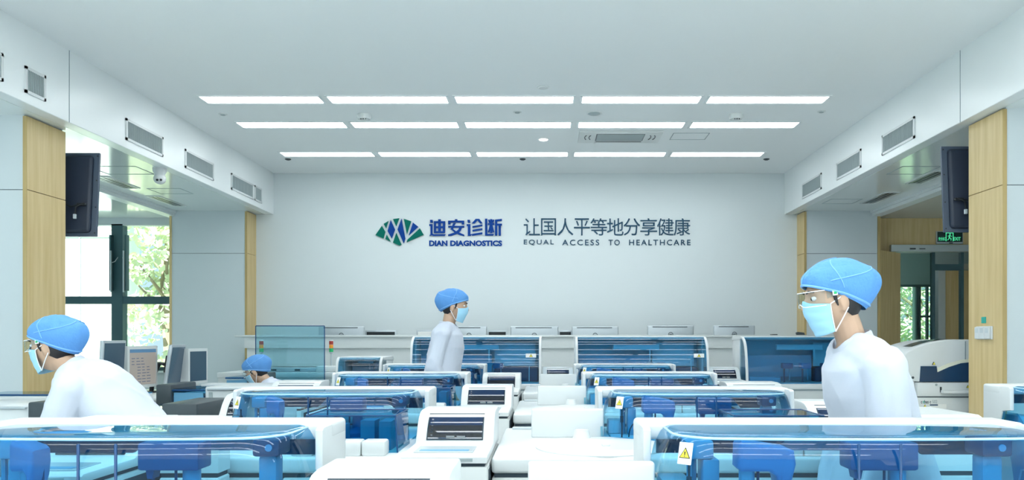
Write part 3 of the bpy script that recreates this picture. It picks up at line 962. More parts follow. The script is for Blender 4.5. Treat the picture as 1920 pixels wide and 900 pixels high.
def hood_analyzer(W, loc, label, deck=False, detail=True, box=True, bx=None, group='blue hooded analyzers in rows'):
    t = thing('hood_analyzer', label, 'analyzer', loc, 0, group)
    ZD, ZT = 0.78, 1.0
    xl = -0.50 if deck else -0.01
    # body
    m = MB()
    m.box(xl, W + .03, -.50, .52, .715, ZD, .014, 3)
    m.build('deck', WHITE, t)
    MB().box(xl + .012, W + .018, -.485, .52, .69, .716).build('shadow_gap', SEAM, t)
    m = MB()
    m.box(xl, (xl + W) * .5 - .003, -.49, .52, .02, .70, .01, 2)
    m.box((xl + W) * .5 + .003, W + .03, -.49, .52, .02, .70, .01, 2)
    m.build('cabinet', WHITE2, t)
    # hood shell
    yb = .30
    rings = []
    for z, i in ((ZD + .001, -.014), (.84, -.010), (.885, -.004), (.92, .003), (.947, .0105), (.968, .0185), (.983, .027), (.9925, .037), (.998, .050), (.9997, .062)):
        rings.append([(x, y, z) for x, y in plan(W, yb, .15, .03, ins=i)])
    m = MB()
    m.loft(rings, cap0=False, cap1=True, closed=False)
    m.build('hood', BLUEG, t, recalc=False)
    # bright moulded lip along the top edge
    pts = [(x, y, .991) for x, y in plan(W, yb, .15, .03, ins=.036)]
    MB().tube(pts, .004, 6).build('hood_rim', EDGEL, t)
    # white cap along the back with cheeks at both ends
    m = MB()
    m.box(-.036, W + .036, .285, .452, .955, 1.004, .012, 3)
    m.build('cap', WHITE, t)
    for x0, x1 in ((-.035, -.012), (W + .012, W + .035)):
        MB().prism([(.20, .992), (.215, 1.0), (.44, 1.0), (.45, .985), (.45, .781), (.30, .781), (.27, .87), (.20, .88)], 'x', x0, x1, .006, 2).build('end_cheek', WHITE, t)
        MB().prism([(.06, .781), (.30, .781), (.27, .868), (.16, .868)], 'x', x0 + .006, x1 - .006).build('hinge_panel', BLUEG2, t, smooth=0)
    # panels hanging inside the back of the hood
    MB().prism([(.03, .985), (.44 * W, .985), (.40 * W, .935), (.36 * W, .90), (.03, .90)], 'y', .40, .415).build('rear_panel', INNER, t, smooth=0)
    MB().prism([(.72 * W, .985), (W - .03, .985), (W - .03, .895), (.80 * W, .895)], 'y', .40, .415).build('rear_panel', INNER, t, smooth=0)
    MB().box(.34 * W, .82 * W, .418, .43, .905, .985).build('rear_header', INNER2, t)
    # sliding door seams
    for fx in (.455, .555):
        MB().box(fx * W - .003, fx * W + .003, -.033, -.027, ZD + .002, .985, .001, 1).build('door_seam', EDGEB, t)
    # inner floor and reagent trays
    MB().box(.02, W - .02, .02, .44, ZD, ZD + .006).build('inner_floor', INNER4, t)
    MB().lathe([(.001, 0), (.15, 0), (.15, .018), (.12, .03), (.001, .03)], (.62 * W, .22, ZD + .006), 28).build('reagent_carousel', INNER2, t)
    MB().box(.24 * W, .42 * W, .10, .20, ZD + .006, ZD + .045, .016, 3).build('rack', INNER3, t)
    m = MB(); m.box(.02 * W, .10 * W, .22, .34, ZD + .006, .85, .008, 2); m.build('drive_tower', INNER4, t)
    m = MB(); m.box(.12 * W, .165 * W, .17, .25, ZD + .006, .915, .006, 2); m.box(.075 * W, .15 * W, .17, .26, .915, .967, .008, 2); m.cyl((.09 * W, .2, ZD), (.09 * W, .2, .92), .008, None, 8); m.cyl((.105 * W, .22, ZD), (.105 * W, .22, .92), .008, None, 8)
    m.build('probe_tower', INNER3, t)
    # three dispensing arms
    ad = .108 if deck else .045
    a = MB().prism([(.0, .0), (.075, .0), (.092, -.012), (.10, -.05), (.115, -.05), (.135, -.02), (.145, .02), (.140, .055), (.12, .064), (.0, .082), (-.008, .07), (-.01, .01)], 'y', .07, .15, .012, 3)
    if not deck:
        a.xform(Matrix.Diagonal((.42, 1, 1, 1)))
    a.xform(Matrix.Translation((.20 * W, 0, .897)))
    a = a.build('dispensing_arm', ARM, t)
    MB().cyl((.20 * W + .022, .11, ZD + .006), (.20 * W + .022, .11, .90), .021).build('arm_post', INNER3, a)
    MB().cyl((.20 * W + ad, .11, .81), (.20 * W + ad, .11, .85), .006, .011, 10).build('probe', INNER, a)
    MB().cyl((.20 * W + .055, .12, ZD + .006), (.20 * W + .055, .12, .90), .004, None, 8).build('guide_rod', INNER, a)
    a = MB().box(.505 * W, .685 * W, .16, .25, .885, .962, .008, 2)
    a.prism([(.52 * W, .886), (.545 * W, .886), (.54 * W, .86), (.525 * W, .86)], 'y', .18, .22)
    a = a.build('dispensing_arm', ARM2, t)
    MB().cyl((.645 * W, .205, ZD + .03), (.645 * W, .205, .89), .024).build('arm_post', INNER3, a)
    MB().cyl((.532 * W, .2, ZD + .006), (.532 * W, .2, .862), .005, None, 8).build('probe', INNER, a)
    MB().cyl((.605 * W, .19, ZD + .03), (.605 * W, .19, .89), .004, None, 8).build('guide_rod', INNER, a)
    a = MB().box(.845 * W, .925 * W, .15, .25, .925, .972, .008, 2).build('dispensing_arm', INNER, t)
    MB().box(.855 * W, .91 * W, .17, .23, ZD + .006, .926, .01, 2).build('arm_post', INNER3, a)
    MB().cyl((.895 * W, .152, .95), (.895 * W, .146, .95), .01, None, 14).build('cap_screw', INNER2, a)
    if detail:
        m = MB()
        for x0, rr in ((.17, .05), (.40, .045), (.50, .05)):
            pts = [(x0 * W + rr * math.cos(PI - PI * k / 12), .06, ZD + .01 + 1.5 * rr * math.sin(PI * k / 12)) for k in range(13)]
            m.tube(pts, .0028, 6)
        m.build('hoses', HOSE, t)
    # warning card on the rounded left front corner
    c = warn_label(t, -.020, 0, 0, .040, .057)
    c.rotation_euler = (-.24, 0, math.radians(-40))
    c.location = (.0505, .029, .924)
    m = MB(); m.cyl((.066, .045, .786), (.066, .045, .92), .0035, None, 8); m.cyl((.066, .045, .86), (.066, .045, .89), .007, None, 8)
    m.build('latch_rod', HOSE, t)
    if deck:
        # tall white screen, cone knob, rotor lid on the open part of the deck
        MB().box(-.355, -.012, .12, .155, ZD - .002, .915, .008, 3).build('splash_screen', WHITE, t)
        MB().cyl((-.12, .03, ZD - .002), (-.12, .03, .828), .045, .032, 28).build('cone_knob', WHITE, t)
        m = MB().lathe([(.001, 0), (.285, 0), (.285, .006), (.275, .012), (.15, .014), (.12, .008), (.001, .008)], (-.045, -.21, ZD - .001), 56)
        m.build('rotor_lid', WHITE, t)
        MB().box(-.045, -.01, -.23, -.20, ZD + .006, ZD + .016, .004, 2).build('lid_grip', WHITE, t)
        MB().box(-.46, -.30, .44, .475, ZD - .002, ZD + .012, .004, 2).build('deck_hinge', SILVER, t)
        m = MB().box(-.44, -.31, -.496, -.488, .60, .655, .003, 1)
        m.build('plate', WHITE, t)
        m = MB()
        for k in range(3): m.box(-.43 + .035 * k, -.405 + .035 * k, -.4985, -.4955, .615, .62)
        m.box(-.40, -.35, -.4985, -.4955, .636, .642)
        m.build('plate_marks', GRILLE, t)
    if box:
        x0, x1 = bx or (.56 * W, W - .02)
        m = MB()
        y0, y1, z1 = -.36, -.09, .93
        m.loft([[(x0 - .02, y0 - .015, ZD), (x1 + .012, y0 - .015, ZD), (x1 + .012, y1, ZD), (x0 - .02, y1, ZD)],
                [(x0, y0, z1 - .0), (x1, y0, z1), (x1 - .0, y1 + .02, z1), (x0, y1 + .02, z1)]], cap0=False)
        b = m.build('reagent_cover', TEALG, t, smooth=0)
        P = [(x0, y0, z1), (x1, y0, z1), (x1, y1 + .02, z1), (x0, y1 + .02, z1)]
        m = MB()
        for i in range(4): m.tube([P[i], P[(i + 1) % 4]], .003, 6)
        m.tube([(x0 - .02, y0 - .015, ZD), P[0]], .0025, 6); m.tube([(x1 + .012, y0 - .015, ZD), P[1]], .0035, 6)
        m.build('cover_edge', EDGEB, b)
        m = MB(); m.box(x0 + .04, x1 - .05, -.32, -.13, ZD, ZD + .03); m.box(x0 + .06, x0 + .13, -.28, -.16, ZD + .03, .88); m.box(x0 + .2, x0 + .26, -.26, -.16, ZD + .03, .9)
        m.box(x1 - .08, x1 - .03, -.3, -.16, ZD, .9)
        m.build('reagent_module', INNER2, b)
        m = MB()
        m.box(x0 - .03, x0 + .06, -.47, -.38, ZD - .002, .84, .01, 2); m.box(x0 + .062, x0 + .25, -.47, -.38, ZD - .002, .84, .01, 2); m.box(x0 + .252, x1 - .02, -.47, -.38, ZD - .002, .84, .01, 2)
        m.build('front_ledge', WHITE, t)
    return t


HF = [2.0, 3.60, 5.40, 7.23]
RW = [1.05, .88, .89, .89]
LL = ['nearest hooded analyzer on the left, cropped by the bottom left corner', 'second hooded analyzer from the front on the left, teal box before it',
      'third hooded analyzer from the front on the left, below the walking person', 'farthest low hooded analyzer on the left, behind the walking person']
RL = ['nearest hooded analyzer on the right, largest with a big warning card', 'second hooded analyzer from the front on the right',
      'third hooded analyzer from the front on the right', 'farthest low hooded analyzer on the right, before the middle big hood']
for k in range(4):
    wl = [.94, .88, .895, .90][k]
    xl = [-1.605, -1.49, -1.505, -1.53][k]
    hood_analyzer(wl, (xl, HF[k], 0), LL[k], False, k < 2, k != 0)
    hood_analyzer(RW[k], ([.30, .275, .28, .28][k], HF[k], 0), RL[k], True, k < 2, k != 0)
hood_analyzer(1.0, (2.40, 3.83, 0), 'hooded analyzer at the right edge of the photo by the oak column', False, True, False)


# ------------------------------------------------------------------ white sampler modules with a smoked curved window
def sampler(W, loc, label, fan=False, vents=False):
    t = thing('sampler_module', label, 'sampler', loc, 0, 'white sampler modules with smoked windows')
    prof = [(0, .772), (0, .795), (.012, .803), (.33, .806), (.345, .81), (.36, .83), (.395, .875), (.43, .908), (.47, .926), (.52, .932), (.68, .932), (.70, .92), (.70, .772)]
    m = MB().prism(prof, 'x', 0, W, .007, 2)
    m.build('housing', WHITE, t)
    m = MB()
    c = [(.352, .8155), (.357, .826), (.363, .836), (.371, .8475), (.380, .859), (.390, .870), (.401, .8805), (.413, .8905), (.426, .899), (.440, .9065), (.455, .9125)]
    out = [(y - .004, z + .004) for y, z in c]
    m.prism(c[::-1] + out, 'x', .05, W - .05)
    w = m.build('window', SCREENW, t, smooth=50)
    m = MB()
    for i in (0, 10):
        y, z = out[i]
        m.box(.046, W - .046, y - .002, y + .003, z - .003, z + .003)
    m.prism(c[::-1] + out, 'x', .046, .051); m.prism(c[::-1] + out, 'x', W - .051, W - .046)
    m.build('window_trim', SEAM, w)
    m = MB()
    rnd = random.Random(3)
    if vents:
        for k in range(5):
            y, z = (.3565 + .012 * k, .822 + .0135 * k)
            m.box(.07, W - .07, y - .005, y - .003, z, z + .004)
    else:
        for q in range(2):
            for k in range(3):
                m.box(.13 + q * .045, .165 + q * .045, .3495, .352, .818 + k * .006, .8215 + k * .006)
        for k in range(6):
            m.box(.062, .07, .3565 + .010 * k, .359 + .010 * k, .8325 + .0125 * k, .838 + .0125 * k)
    m.build('window_print', METAL, w)
    MB().box(.04, W - .06, .06, .22, .803, .8085, .002, 1).build('tray_slot', SILVER, t)
    MB().box(.06, W - .08, .075, .12, .8075, .8095).build('tray_opening', INNER2, t)
    MB().box(.012, W - .012, .012, .7, .755, .773).build('shadow_gap', SEAM, t)
    MB().box(0, W, .004, .70, .02, .758, .008, 2).build('cabinet', WHITE2, t)
    MB().box(W * .66, W * .83, -.002, .004, .779, .791).build('handle_recess', GRILLE, t)
    m = MB(); m.box(W - .002, W + .004, .05, .66, .05, .74); m.build('side_gap_shade', SEAM, t)  # dark sheet stands for the shade in the gap beside the deck
    if fan:
        m = MB().lathe([(.045, 0), (.052, .002), (.052, .006), (.045, .006)], (W, .58, .865), 28, 'x')
        m.build('fan_ring', BLACK, t)
        m = MB()
        for k in range(9):
            z = .83 + k * .0088
            hw = math.sqrt(max(0, .045 ** 2 - (z - .865) ** 2))
            m.box(W - .001, W + .003, .58 - hw, .58 + hw, z - .002, z + .002)
        m.build('fan_grille', DKGREY, t)
    return t


SCREENW = SMOKE
SL = ['nearest white sampler with smoked window, cropped by the bottom edge', 'second white sampler with smoked window, right of the teal box',
      'third white sampler with smoked window, behind the second', 'farthest white sampler of the centre line, before the left big hood']
for k in range(4):
    x0, w0 = [(-.565, .333), (-.565, .333), (-.575, .335), (-.59, .34)][k]
    sampler(w0, (x0, HF[k] - .60, 0), SL[k])
sampler(.35, (-1.88, 2.58, 0), 'white sampler with round side fan just below the bending person', fan=True)
sampler(.33, (-1.85, 4.06, 0), 'white sampler left of the second left hood')
sampler(.35, (-2.02, 5.32, 0), 'white sampler left of the third left hood')
sampler(.42, (1.27, 3.44, 0), 'white sampler with slatted window behind the nearest right hood', vents=True)
sampler(.39, (1.27, 5.15, 0), 'white sampler right of the third right hood')
sampler(.33, (-.06, 8.12, 0), 'small white sampler between the left and middle big hoods')
sampler(.33, (1.745, 8.12, 0), 'small white sampler between the middle and right big hoods')
sampler(.33, (3.56, 8.0, 0), 'small white sampler right of the right big hood')


# ------------------------------------------------------------------ big hooded analyzers along the back
BPAN = mat('pale_blue_panel', (.50, .68, .80), .4)
BPAN2 = mat('mid_blue_panel', (.26, .46, .62), .4)
BPAN3 = mat('light_panel', (.68, .80, .88), .4)


def big_hood(W, loc, label, zt=1.27, zb=.765, small=False):
    t = thing('arched_hood_analyzer', label, 'analyzer', loc, 0, 'arched hood analyzers along the back')
    H = zt - zb
    arc, yy, q0 = [(0, zb)], 0.0, 0.0
    for k in range(1, 27):
        q1 = .985 * k / 26 if k < 20 else .985 * (19 + (k - 19) * 1.0) / 26
        qm = (q0 + q1) / 2
        tl = 2 + 17 * qm if qm < .4 else (9 + 25 * (qm - .4) if qm < .72 else 17 + 260 * (qm - .72) ** 1.15)
        yy += (q1 - q0) * H * math.tan(math.radians(min(tl, 68)))
        arc.append((yy, zb + q1 * H))
        q0 = q1
    out = [(y - .006, z + .004) for y, z in arc]
    m = MB().loft([[(x, y, z) for y, z in arc] for x in (.025, W - .025)], False, False, False)
    m.build('front_glass', BLUEG, t, recalc=False)
    for x0 in (0, W - .025):
        band = [(y + .02, z - .008) for y, z in arc]
        MB().prism(out + band[::-1], 'x', x0, x0 + .025, .003, 1).build('arch_frame', WHITE, t)
        xs_ = x0 + .010
        MB().prism([(y + .02, z - .008) for y, z in arc] + [(.36, arc[-1][1]), (.36, zb)], 'x', xs_, xs_ + .005).build('end_glass', BLUEG2, t, smooth=0)
        MB().box(x0, x0 + .025, .30, .62, zb, zt - .005, .006, 2).build('end_post', WHITE, t)
    MB().prism([(arc[-1][0] - .012, arc[-1][1] - .004), (.25, zt), (.60, zt), (.64, zt - .02), (.64, zt - .05), (arc[-1][0], zt - .03)], 'x', -.004, W + .004, .004, 2).build('top_cover', WHITE, t)
    # inside
    MB().box(.025, W - .025, .60, .62, zb, zt - .03).build('rear_panel', BPAN, t)
    MB().box(.05, .60 * W, .50, .52, zb + .10 * H, zb + .58 * H).build('inner_panel', BPAN2, t)
    MB().box(.62 * W, .95 * W, .52, .54, zb + .34 * H, zb + .86 * H).build('inner_panel', BPAN3, t)
    MB().box(.62 * W, W - .04, .45, .59, zb, zb + .32 * H, .01, 1).build('inner_unit', INNER, t)
    MB().box(.30 * W, .66 * W, .36, .42, zb + .70 * H, zb + .82 * H, .006, 1).build('gantry_rail', BPAN3, t)
    MB().box(.06 * W, .30 * W, .2, .4, zb, zb + .12 * H, .01, 1).build('rack', INNER3, t)
    for fx in (.36, .50, .66):
        a = MB().box(fx * W - .055, fx * W + .055, .22, .32, zb + .30 * H, zb + .42 * H, .01, 2).build('pipetting_arm', ARM2 if fx != .5 else ARM, t)
        MB().cyl((fx * W - .03, .27, zb), (fx * W - .03, .27, zb + .32 * H), .01, None, 8).build('arm_post', INNER, a)
        MB().cyl((fx * W + .03, .27, zb + .05 * H), (fx * W + .03, .27, zb + .32 * H), .006, None, 8).build('probe', INNER3, a)
    m = MB()
    m.box(.58 * W, .59 * W, .34, .36, zb + .45 * H, zb + .72 * H); m.box(.9 * W, .905 * W, .3, .32, zb, zb + .6 * H)
    m.build('guide_rod', INNER4, t)
    # deck and cabinet
    MB().box(-.01, W + .01, -.13, .66, zb - .05, zb, .008, 2).build('deck', WHITE, t)
    MB().box(.0, W, -.115, .65, zb - .07, zb - .048).build('shadow_gap', SEAMG, t)
    m = MB()
    for k in range(2 if small else 3):
        n = 2 if small else 3
        m.box(W * k / n + .003, W * (k + 1) / n - .003, -.12, .65, .02, zb - .068, .006, 1)
    m.build('cabinet', WHITE2, t)
    if small:
        warn_label(t, W - .22, -.006, zb + .02, .09, .07); warn_label(t, W - .12, -.006, zb + .02, .10, .07)
    else:
        c = warn_label(t, -.055, 0, -.02, .11, .042, tri=.035)
        c.location = (W - .11, .012, zb + .59 * H)
        c.rotation_euler = (-.17, 0, 0)
    return t


big_hood(1.40, (-1.474, 8.35, 0), 'left of the three big arched hoods, partly behind the walking person')
big_hood(1.42, (.292, 8.35, 0), 'middle of the three big arched hoods')
big_hood(1.43, (2.10, 8.35, 0), 'right of the three big arched hoods, with its white end panel showing')
big_hood(.47, (-2.18, 8.05, 0), 'small arched hood with warning cards left of the big hoods', 1.055, .80, True)

# low white cabinets that fill the right end of the back line
t = thing('cabinet_module', 'white cabinet module left of the white instrument by the oak column', 'cabinet', (3.56, 7.62, 0))
MB().box(-.40, -.02, 0, .36, .02, .76, .006, 2).build('cabinet', WHITE2, t)
MB().box(-.40, -.02, -.01, .36, .76, .80, .008, 2).build('lid', WHITE, t)
MB().box(-.16, -.08, -.013, -.009, .77, .79).build('handle', GRILLE, t)


# ------------------------------------------------------------------ white instrument by the right column
t = thing('white_instrument', 'white instrument with humped cover and navy window beside the right oak column', 'analyzer', (3.05, 6.72, 0))
D = 6.75
def ix(px): return PX(px, D) - 3.05
def iz(py): return PZ(py, D)
top = [(1696, 664), (1700, 660), (1716, 652), (1732, 646), (1750, 641), (1770, 638), (1790, 636.5), (1830, 636.5), (1880, 640)]
low = [(1880, 716), (1757, 716), (1724.5, 716), (1695, 714)]
hp = [(ix(x), iz(y)) for x, y in top + low]
MB().prism(hp, 'y', .03, .62, .012, 3).build('hump_cover', WHITE, t)
MB().prism([(ix(x), iz(y)) for x, y in [(1726, 686.5), (1755.5, 686.5), (1756.5, 698), (1778, 688), (1800, 681), (1880, 672), (1880, 715.5), (1724, 715.5)]], 'y', .022, .034).build('dark_window', mat('navy_window', (.012, .05, .12), .12), t, smooth=0)
MB().prism([(ix(x), iz(y)) for x, y in [(1757, 697.5), (1757, 690), (1778, 681), (1800, 675), (1880, 666), (1880, 672), (1800, 681), (1778, 688)]], 'y', .018, .034).build('cream_band', CREAM, t, smooth=0)
MB().box(ix(1809), ix(1810.5), .024, .034, iz(683), iz(640)).build('cover_joint', SEAMG, t)
m = MB()
q = [(1719, 650.5), (1735, 645), (1752, 640.5), (1772, 637.3), (1790, 636)]
m.loft([[(ix(x), .12, iz(y) + .003) for x, y in q], [(ix(x) , .30, iz(y) + .003) for x, y in q]], False, False, False)
m.build('top_window', mat('dark_top_window', (.05, .08, .09), .15), t, recalc=False)
MB().lathe([(.001, 0), (.011, 0), (.011, .004), (.001, .004)], (ix(1711), .022, iz(708)), 14, 'y').build('lock', DKGREY, t)
m = MB().box(ix(1717), ix(1880), .0, .62, iz(743), iz(717), .006, 2); m.build('front_deck', WHITE, t)
m = MB().box(ix(1760), ix(1880), -.05, .01, iz(737), iz(731), .006, 2); m.build('sample_shelf', WHITE, t)
MB().box(ix(1759), ix(1762), -.005, .0, iz(735), iz(725)).build('shelf_bracket', DKGREY, t)
MB().lathe([(.001, 0), (.01, 0), (.01, .004), (.001, .004)], (ix(1752), -.005, iz(721)), 14, 'y').build('round_button', GRILLE, t)
MB().box(ix(1718), ix(1880), .012, .6, iz(745.5), iz(742.5)).build('shadow_gap', SEAM, t)
MB().box(ix(1717), ix(1880), .0, .62, .02, iz(745), .006, 2).build('cabinet', WHITE2, t)
MB().box(ix(1697), ix(1716), .04, .6, .02, iz(714.5), .004, 1).build('side_cabinet', WHITE2, t)
q = text_mb('c  bas c', .05, .002, .0006, 1, ix(1742.5) - ix(1723.5), iz(749.5) - iz(756))
q.xform(Matrix.Translation((ix(1723.5), .0005, iz(756))))
q.build('name_text', SEAM, t, smooth=0, recalc=False)
q = text_mb('o', .05, .002, .0012, 1, ix(1730.5) - ix(1727), iz(751.2) - iz(756))
q.xform(Matrix.Translation((ix(1727), .0005, iz(756))))
q.build('name_letter', TEALT, t, smooth=0, recalc=False)
q = text_mb('502', .05, .002, 0, 1, ix(1754) - ix(1745), iz(749.5) - iz(756))
q.xform(Matrix.Translation((ix(1745), .0005, iz(756))))
q.build('name_text', SEAMG, t, smooth=0, recalc=False)
def tri(px, py, s):
    x, z = ix(px), iz(py)
    b = MB().prism([(x - s, z - s), (x + s, z - s), (x, z + s * .9)], 'y', .017 if py < 700 else -.004, .035 if py < 700 else .002).build('triangle_border', BLACK, t, smooth=0)
    MB().prism([(x - s * .75, z - s * .85), (x + s * .75, z - s * .85), (x, z + s * .6)], 'y', .015 if py < 700 else -.006, .018 if py < 700 else -.0035).build('warning_triangle', YELLOW, b, smooth=0)
tri(1750, 681, .013); tri(1811, 724, .013); tri(1731, 760, .012)
c = MB().box(ix(1740), ix(1771), -.003, .002, iz(766), iz(757)).build('rating_plate', LABELW, t)
MB().box(ix(1740), ix(1755), -.004, -.002, iz(760), iz(757.5)).build('plate_band', INNER, c)


# ------------------------------------------------------------------ plain white units
def white_unit(loc, W, Dp, h, label, ch=.05):
    t = thing('white_storage_unit', label, 'storage unit', loc)
    m = MB()
    m.loft([[(0, 0, .74), (W, 0, .74), (W, Dp, .74), (0, Dp, .74)], [(0, 0, h - .012), (W, 0, h - .012), (W, Dp, h - .012), (0, Dp, h - .012)],
            [(.012, .012, h), (W - .012, .012, h), (W - .03, Dp - .02, h), (ch, Dp - .02, h)]])
    m.build('cover', WHITE, t, smooth=20)
    MB().box(.006, W - .006, .006, Dp - .01, .72, .742).build('shadow_gap', SEAM, t)
    MB().box(0, W, 0, Dp, .02, .722, .006, 1).build('cabinet', WHITE2, t)
    return t


white_unit((PX(300, 2.98), 2.97, 0), .225, .11, .95, 'plain white unit left of the second left hood', .03)
white_unit((PX(1700, 3.04), 3.02, 0), .285, .38, .955, 'plain white unit with sloping top edges behind the nearest right hood', .05)


# ------------------------------------------------------------------ charcoal analyzers with blue flat covers on the far left
def flat_analyzer(loc, segs, h, Dp, label):
    """segs: (kind, x0, x1) from left to right"""
    t = thing('benchtop_analyzer', label, 'analyzer', loc, 0, 'low analyzers with blue flat covers')
    for kind, a, b in segs:
        if kind == 'white':
            MB().box(a, b, 0, Dp, h - .22, h - .02, .01, 2).build('white_housing', WHITE, t)
            MB().box(a + .02, b - .02, -.02, .03, h - .045, h - .03, .004, 1).build('rail', SILVER, t)
            MB().box(a + .03, a + .06, -.004, .002, h - .14, h - .06).build('label_plate', GRILLE, t)
        elif kind == 'dark':
            MB().box(a, b, -.03, Dp, h - .22, h, .012, 2).build('charcoal_block', DKGREY, t)
        else:
            MB().box(a, b, .01, Dp - .01, h - .22, h - .09).build('dark_bay', INNER, t)
            c = MB().box(a, b, -.01, Dp, h - .055, h - .035, .003, 1).build('blue_cover', BLUEG, t)
            MB().tube([(a, -.01, h - .045), (b, -.01, h - .045)], .006, 6).build('cover_edge', EDGEB, c)
            MB().box(a + .01, b - .01, -.002, .012, h - .16, h - .065).build('blue_window', INNER2, t)
            MB().box(a + .02, b - .02, .03, Dp - .02, h - .09, h - .075).build('inner_deck', SILVER, t)
            m = MB()
            for k in range(2): m.box(a + (b - a) * .55, a + (b - a) * .75, -.006, -.001, h - .195 + .02 * k, h - .187 + .02 * k)
            m.build('indicator', WHITE, t)
    a, b = segs[0][1], segs[-1][2]
    MB().box(a, b, .01, Dp, .02, h - .22, .006, 1).build('base_cabinet', DKGREY, t)
    return t


A = flat_analyzer((-3.95, 5.0, 0), [('white', 0, .66), ('dark', .66, .86), ('blue', .86, 1.08)], .845, .42, 'low white and charcoal analyzer left of the bending person')
c = MB().box(0, 1.06, .44, .75, .85, .862, .003, 1).build('rear_blue_cover', BLUEG, A)
MB().tube([(0, .44, .856), (1.06, .44, .856)], .006, 6).build('cover_edge', EDGEB, c)
MB().box(0, 1.06, .43, .75, .02, .848, .006, 1).build('rear_cabinet', WHITE2, A)
flat_analyzer((-2.66, 5.0, 0), [('blue', 0, .21), ('dark', .215, .44)], .835, .5, 'low charcoal analyzer with blue cover right of the bending person')
B = flat_analyzer((-3.08, 6.2, 0), [('dark', 0, .12), ('blue', .12, .37), ('white', .375, .90)], .885, .42, 'low analyzer with blue bay in front of the tilted monitor')
flat_analyzer((-3.19, 7.78, 0), [('blue', 0, .22), ('dark', .225, .36)], .90, .4, 'small blue topped analyzer left of the seated person')
t = thing('side_bench', 'white side bench under the monitors by the window', 'bench', (-4.05, 6.65, 0))
MB().box(0, .84, 0, 1.06, .72, .75, .005, 2).build('worktop', WHITE, t)
m = MB(); m.box(.03, .81, .03, .97, .02, .72); m.build('cabinet', WHITE2, t)
for k in range(3):
    MB().box(.05 + .255 * k, .29 + .255 * k, .012, .03, .05, .69, .004, 1).build('door', WHITE2, t)
t2 = thing('white_table', 'white worktop between seated person and left hoods', 'table', (-2.9, 6.68, 0))
MB().box(-.05, .9, 0, .2, .835, .86, .005, 2).build('tabletop', WHITE, t2)
for x in (-.02, .82):
    MB().box(x, x + .05, .04, .16, 0, .835).build('leg', METAL, t2)


# ------------------------------------------------------------------ monitors by the window
def monitor(x, y, z, w, h, rz, tilt, label, kind):
    t = thing('desktop_monitor', label, 'monitor', (x, y, z), math.radians(rz), 'monitors on the window side')
    M = Matrix.Translation((0, 0, h * .5)) @ Matrix.Rotation(math.radians(tilt), 4, 'X') @ Matrix.Translation((0, 0, -h * .5))
    z0 = .06
    fr = WHITE2 if kind == 'box' else SILVER
    m = MB()
    b = .022
    if kind == 'box':
        m.loft([[(-w / 2, 0, z0), (w / 2, 0, z0), (w / 2, 0, z0 + h), (-w / 2, 0, z0 + h)], [(-w / 2, .035, z0), (w / 2, .035, z0), (w / 2, .035, z0 + h), (-w / 2, .035, z0 + h)],
                [(-w / 2 + .02, .12, z0 + .02), (w / 2 - .02, .12, z0 + .02), (w / 2 - .02, .12, z0 + h - .02), (-w / 2 + .02, .12, z0 + h - .02)]])
        b = .028
    else:
        m.box(-w / 2, w / 2, 0, .03, z0, z0 + h, .006, 2)
    m.xform(M).build('housing', fr, t)
    s = MB().box(-w / 2 + b, w / 2 - b, -.003, .002, z0 + b, z0 + h - b).xform(M).build('screen', SCREENLIT if kind == 'box' and w > .36 else SCREEN, t)
    if kind == 'box' and w > .36:
        MB().box(-w / 2 + b, w / 2 - b, -.0045, -.002, z0 + h - b - .03, z0 + h - b).xform(M).build('title_bar', SCRBLUE, s)
        m = MB()
        rnd = random.Random(5)
        for k in range(9):
            zz = z0 + .05 + k * .026
            x0 = -w / 2 + .05 + (0.08 if k < 6 else 0)
            for q in range(3):
                x1 = x0 + q * .065
                if x1 < w / 2 - .09: m.box(x1, x1 + rnd.uniform(.03, .055), -.0045, -.002, zz, zz + .007)
        m.xform(M).build('screen_text', SCRTEXT, s)
    if kind != 'box':
        MB().box(-.10, .10, .03, .075, z0 + h * .3, z0 + h * .72, .008, 2).xform(M).build('rear_box', BLACK, t)
        if kind == 'arm':
            m = MB().tube([(0, .07, z0 + h * .5), (-.03, .13, z0 + h * .55), (0, .20, .13), (0, .21, .01)], .02, 10)
            m.build('swing_arm', BLACK, t)
            MB().lathe([(.001, 0), (.07, 0), (.07, .014), (.001, .014)], (0, .21, 0), 20).build('arm_foot', BLACK, t)
        else:
            MB().box(-.03, .03, .06, .09, .01, z0 + h * .4, .005, 1).build('stand_post', BLACK, t)
            MB().box(-.11, .11, -.03, .15, 0, .014, .004, 1).build('stand_foot', BLACK, t)
    else:
        MB().box(-.06, .06, .02, .1, .0, z0 + .02, .006, 1).build('stand_post', WHITE2, t)
        MB().box(-.10, .10, -.03, .14, 0, .014, .004, 1).build('stand_foot', WHITE2, t)
    return t


monitor(PX(213, 6.62), 6.62, .75, .40, .42, 94, 3, 'dark slim monitor leftmost by the window, behind the bending person', 'slim')
monitor(PX(268, 7.0), 7.0, .72 + .03, .42, .37, 83, 0, 'white boxy monitor with a lit form on its screen', 'box')
monitor(-3.46, 7.30, .75, .40, .38, 98, 8, 'tilted silver monitor on a black arm', 'arm')
monitor(-3.39, 7.62, .75, .34, .34, 84, 0, 'white framed monitor right of the tilted one', 'box')

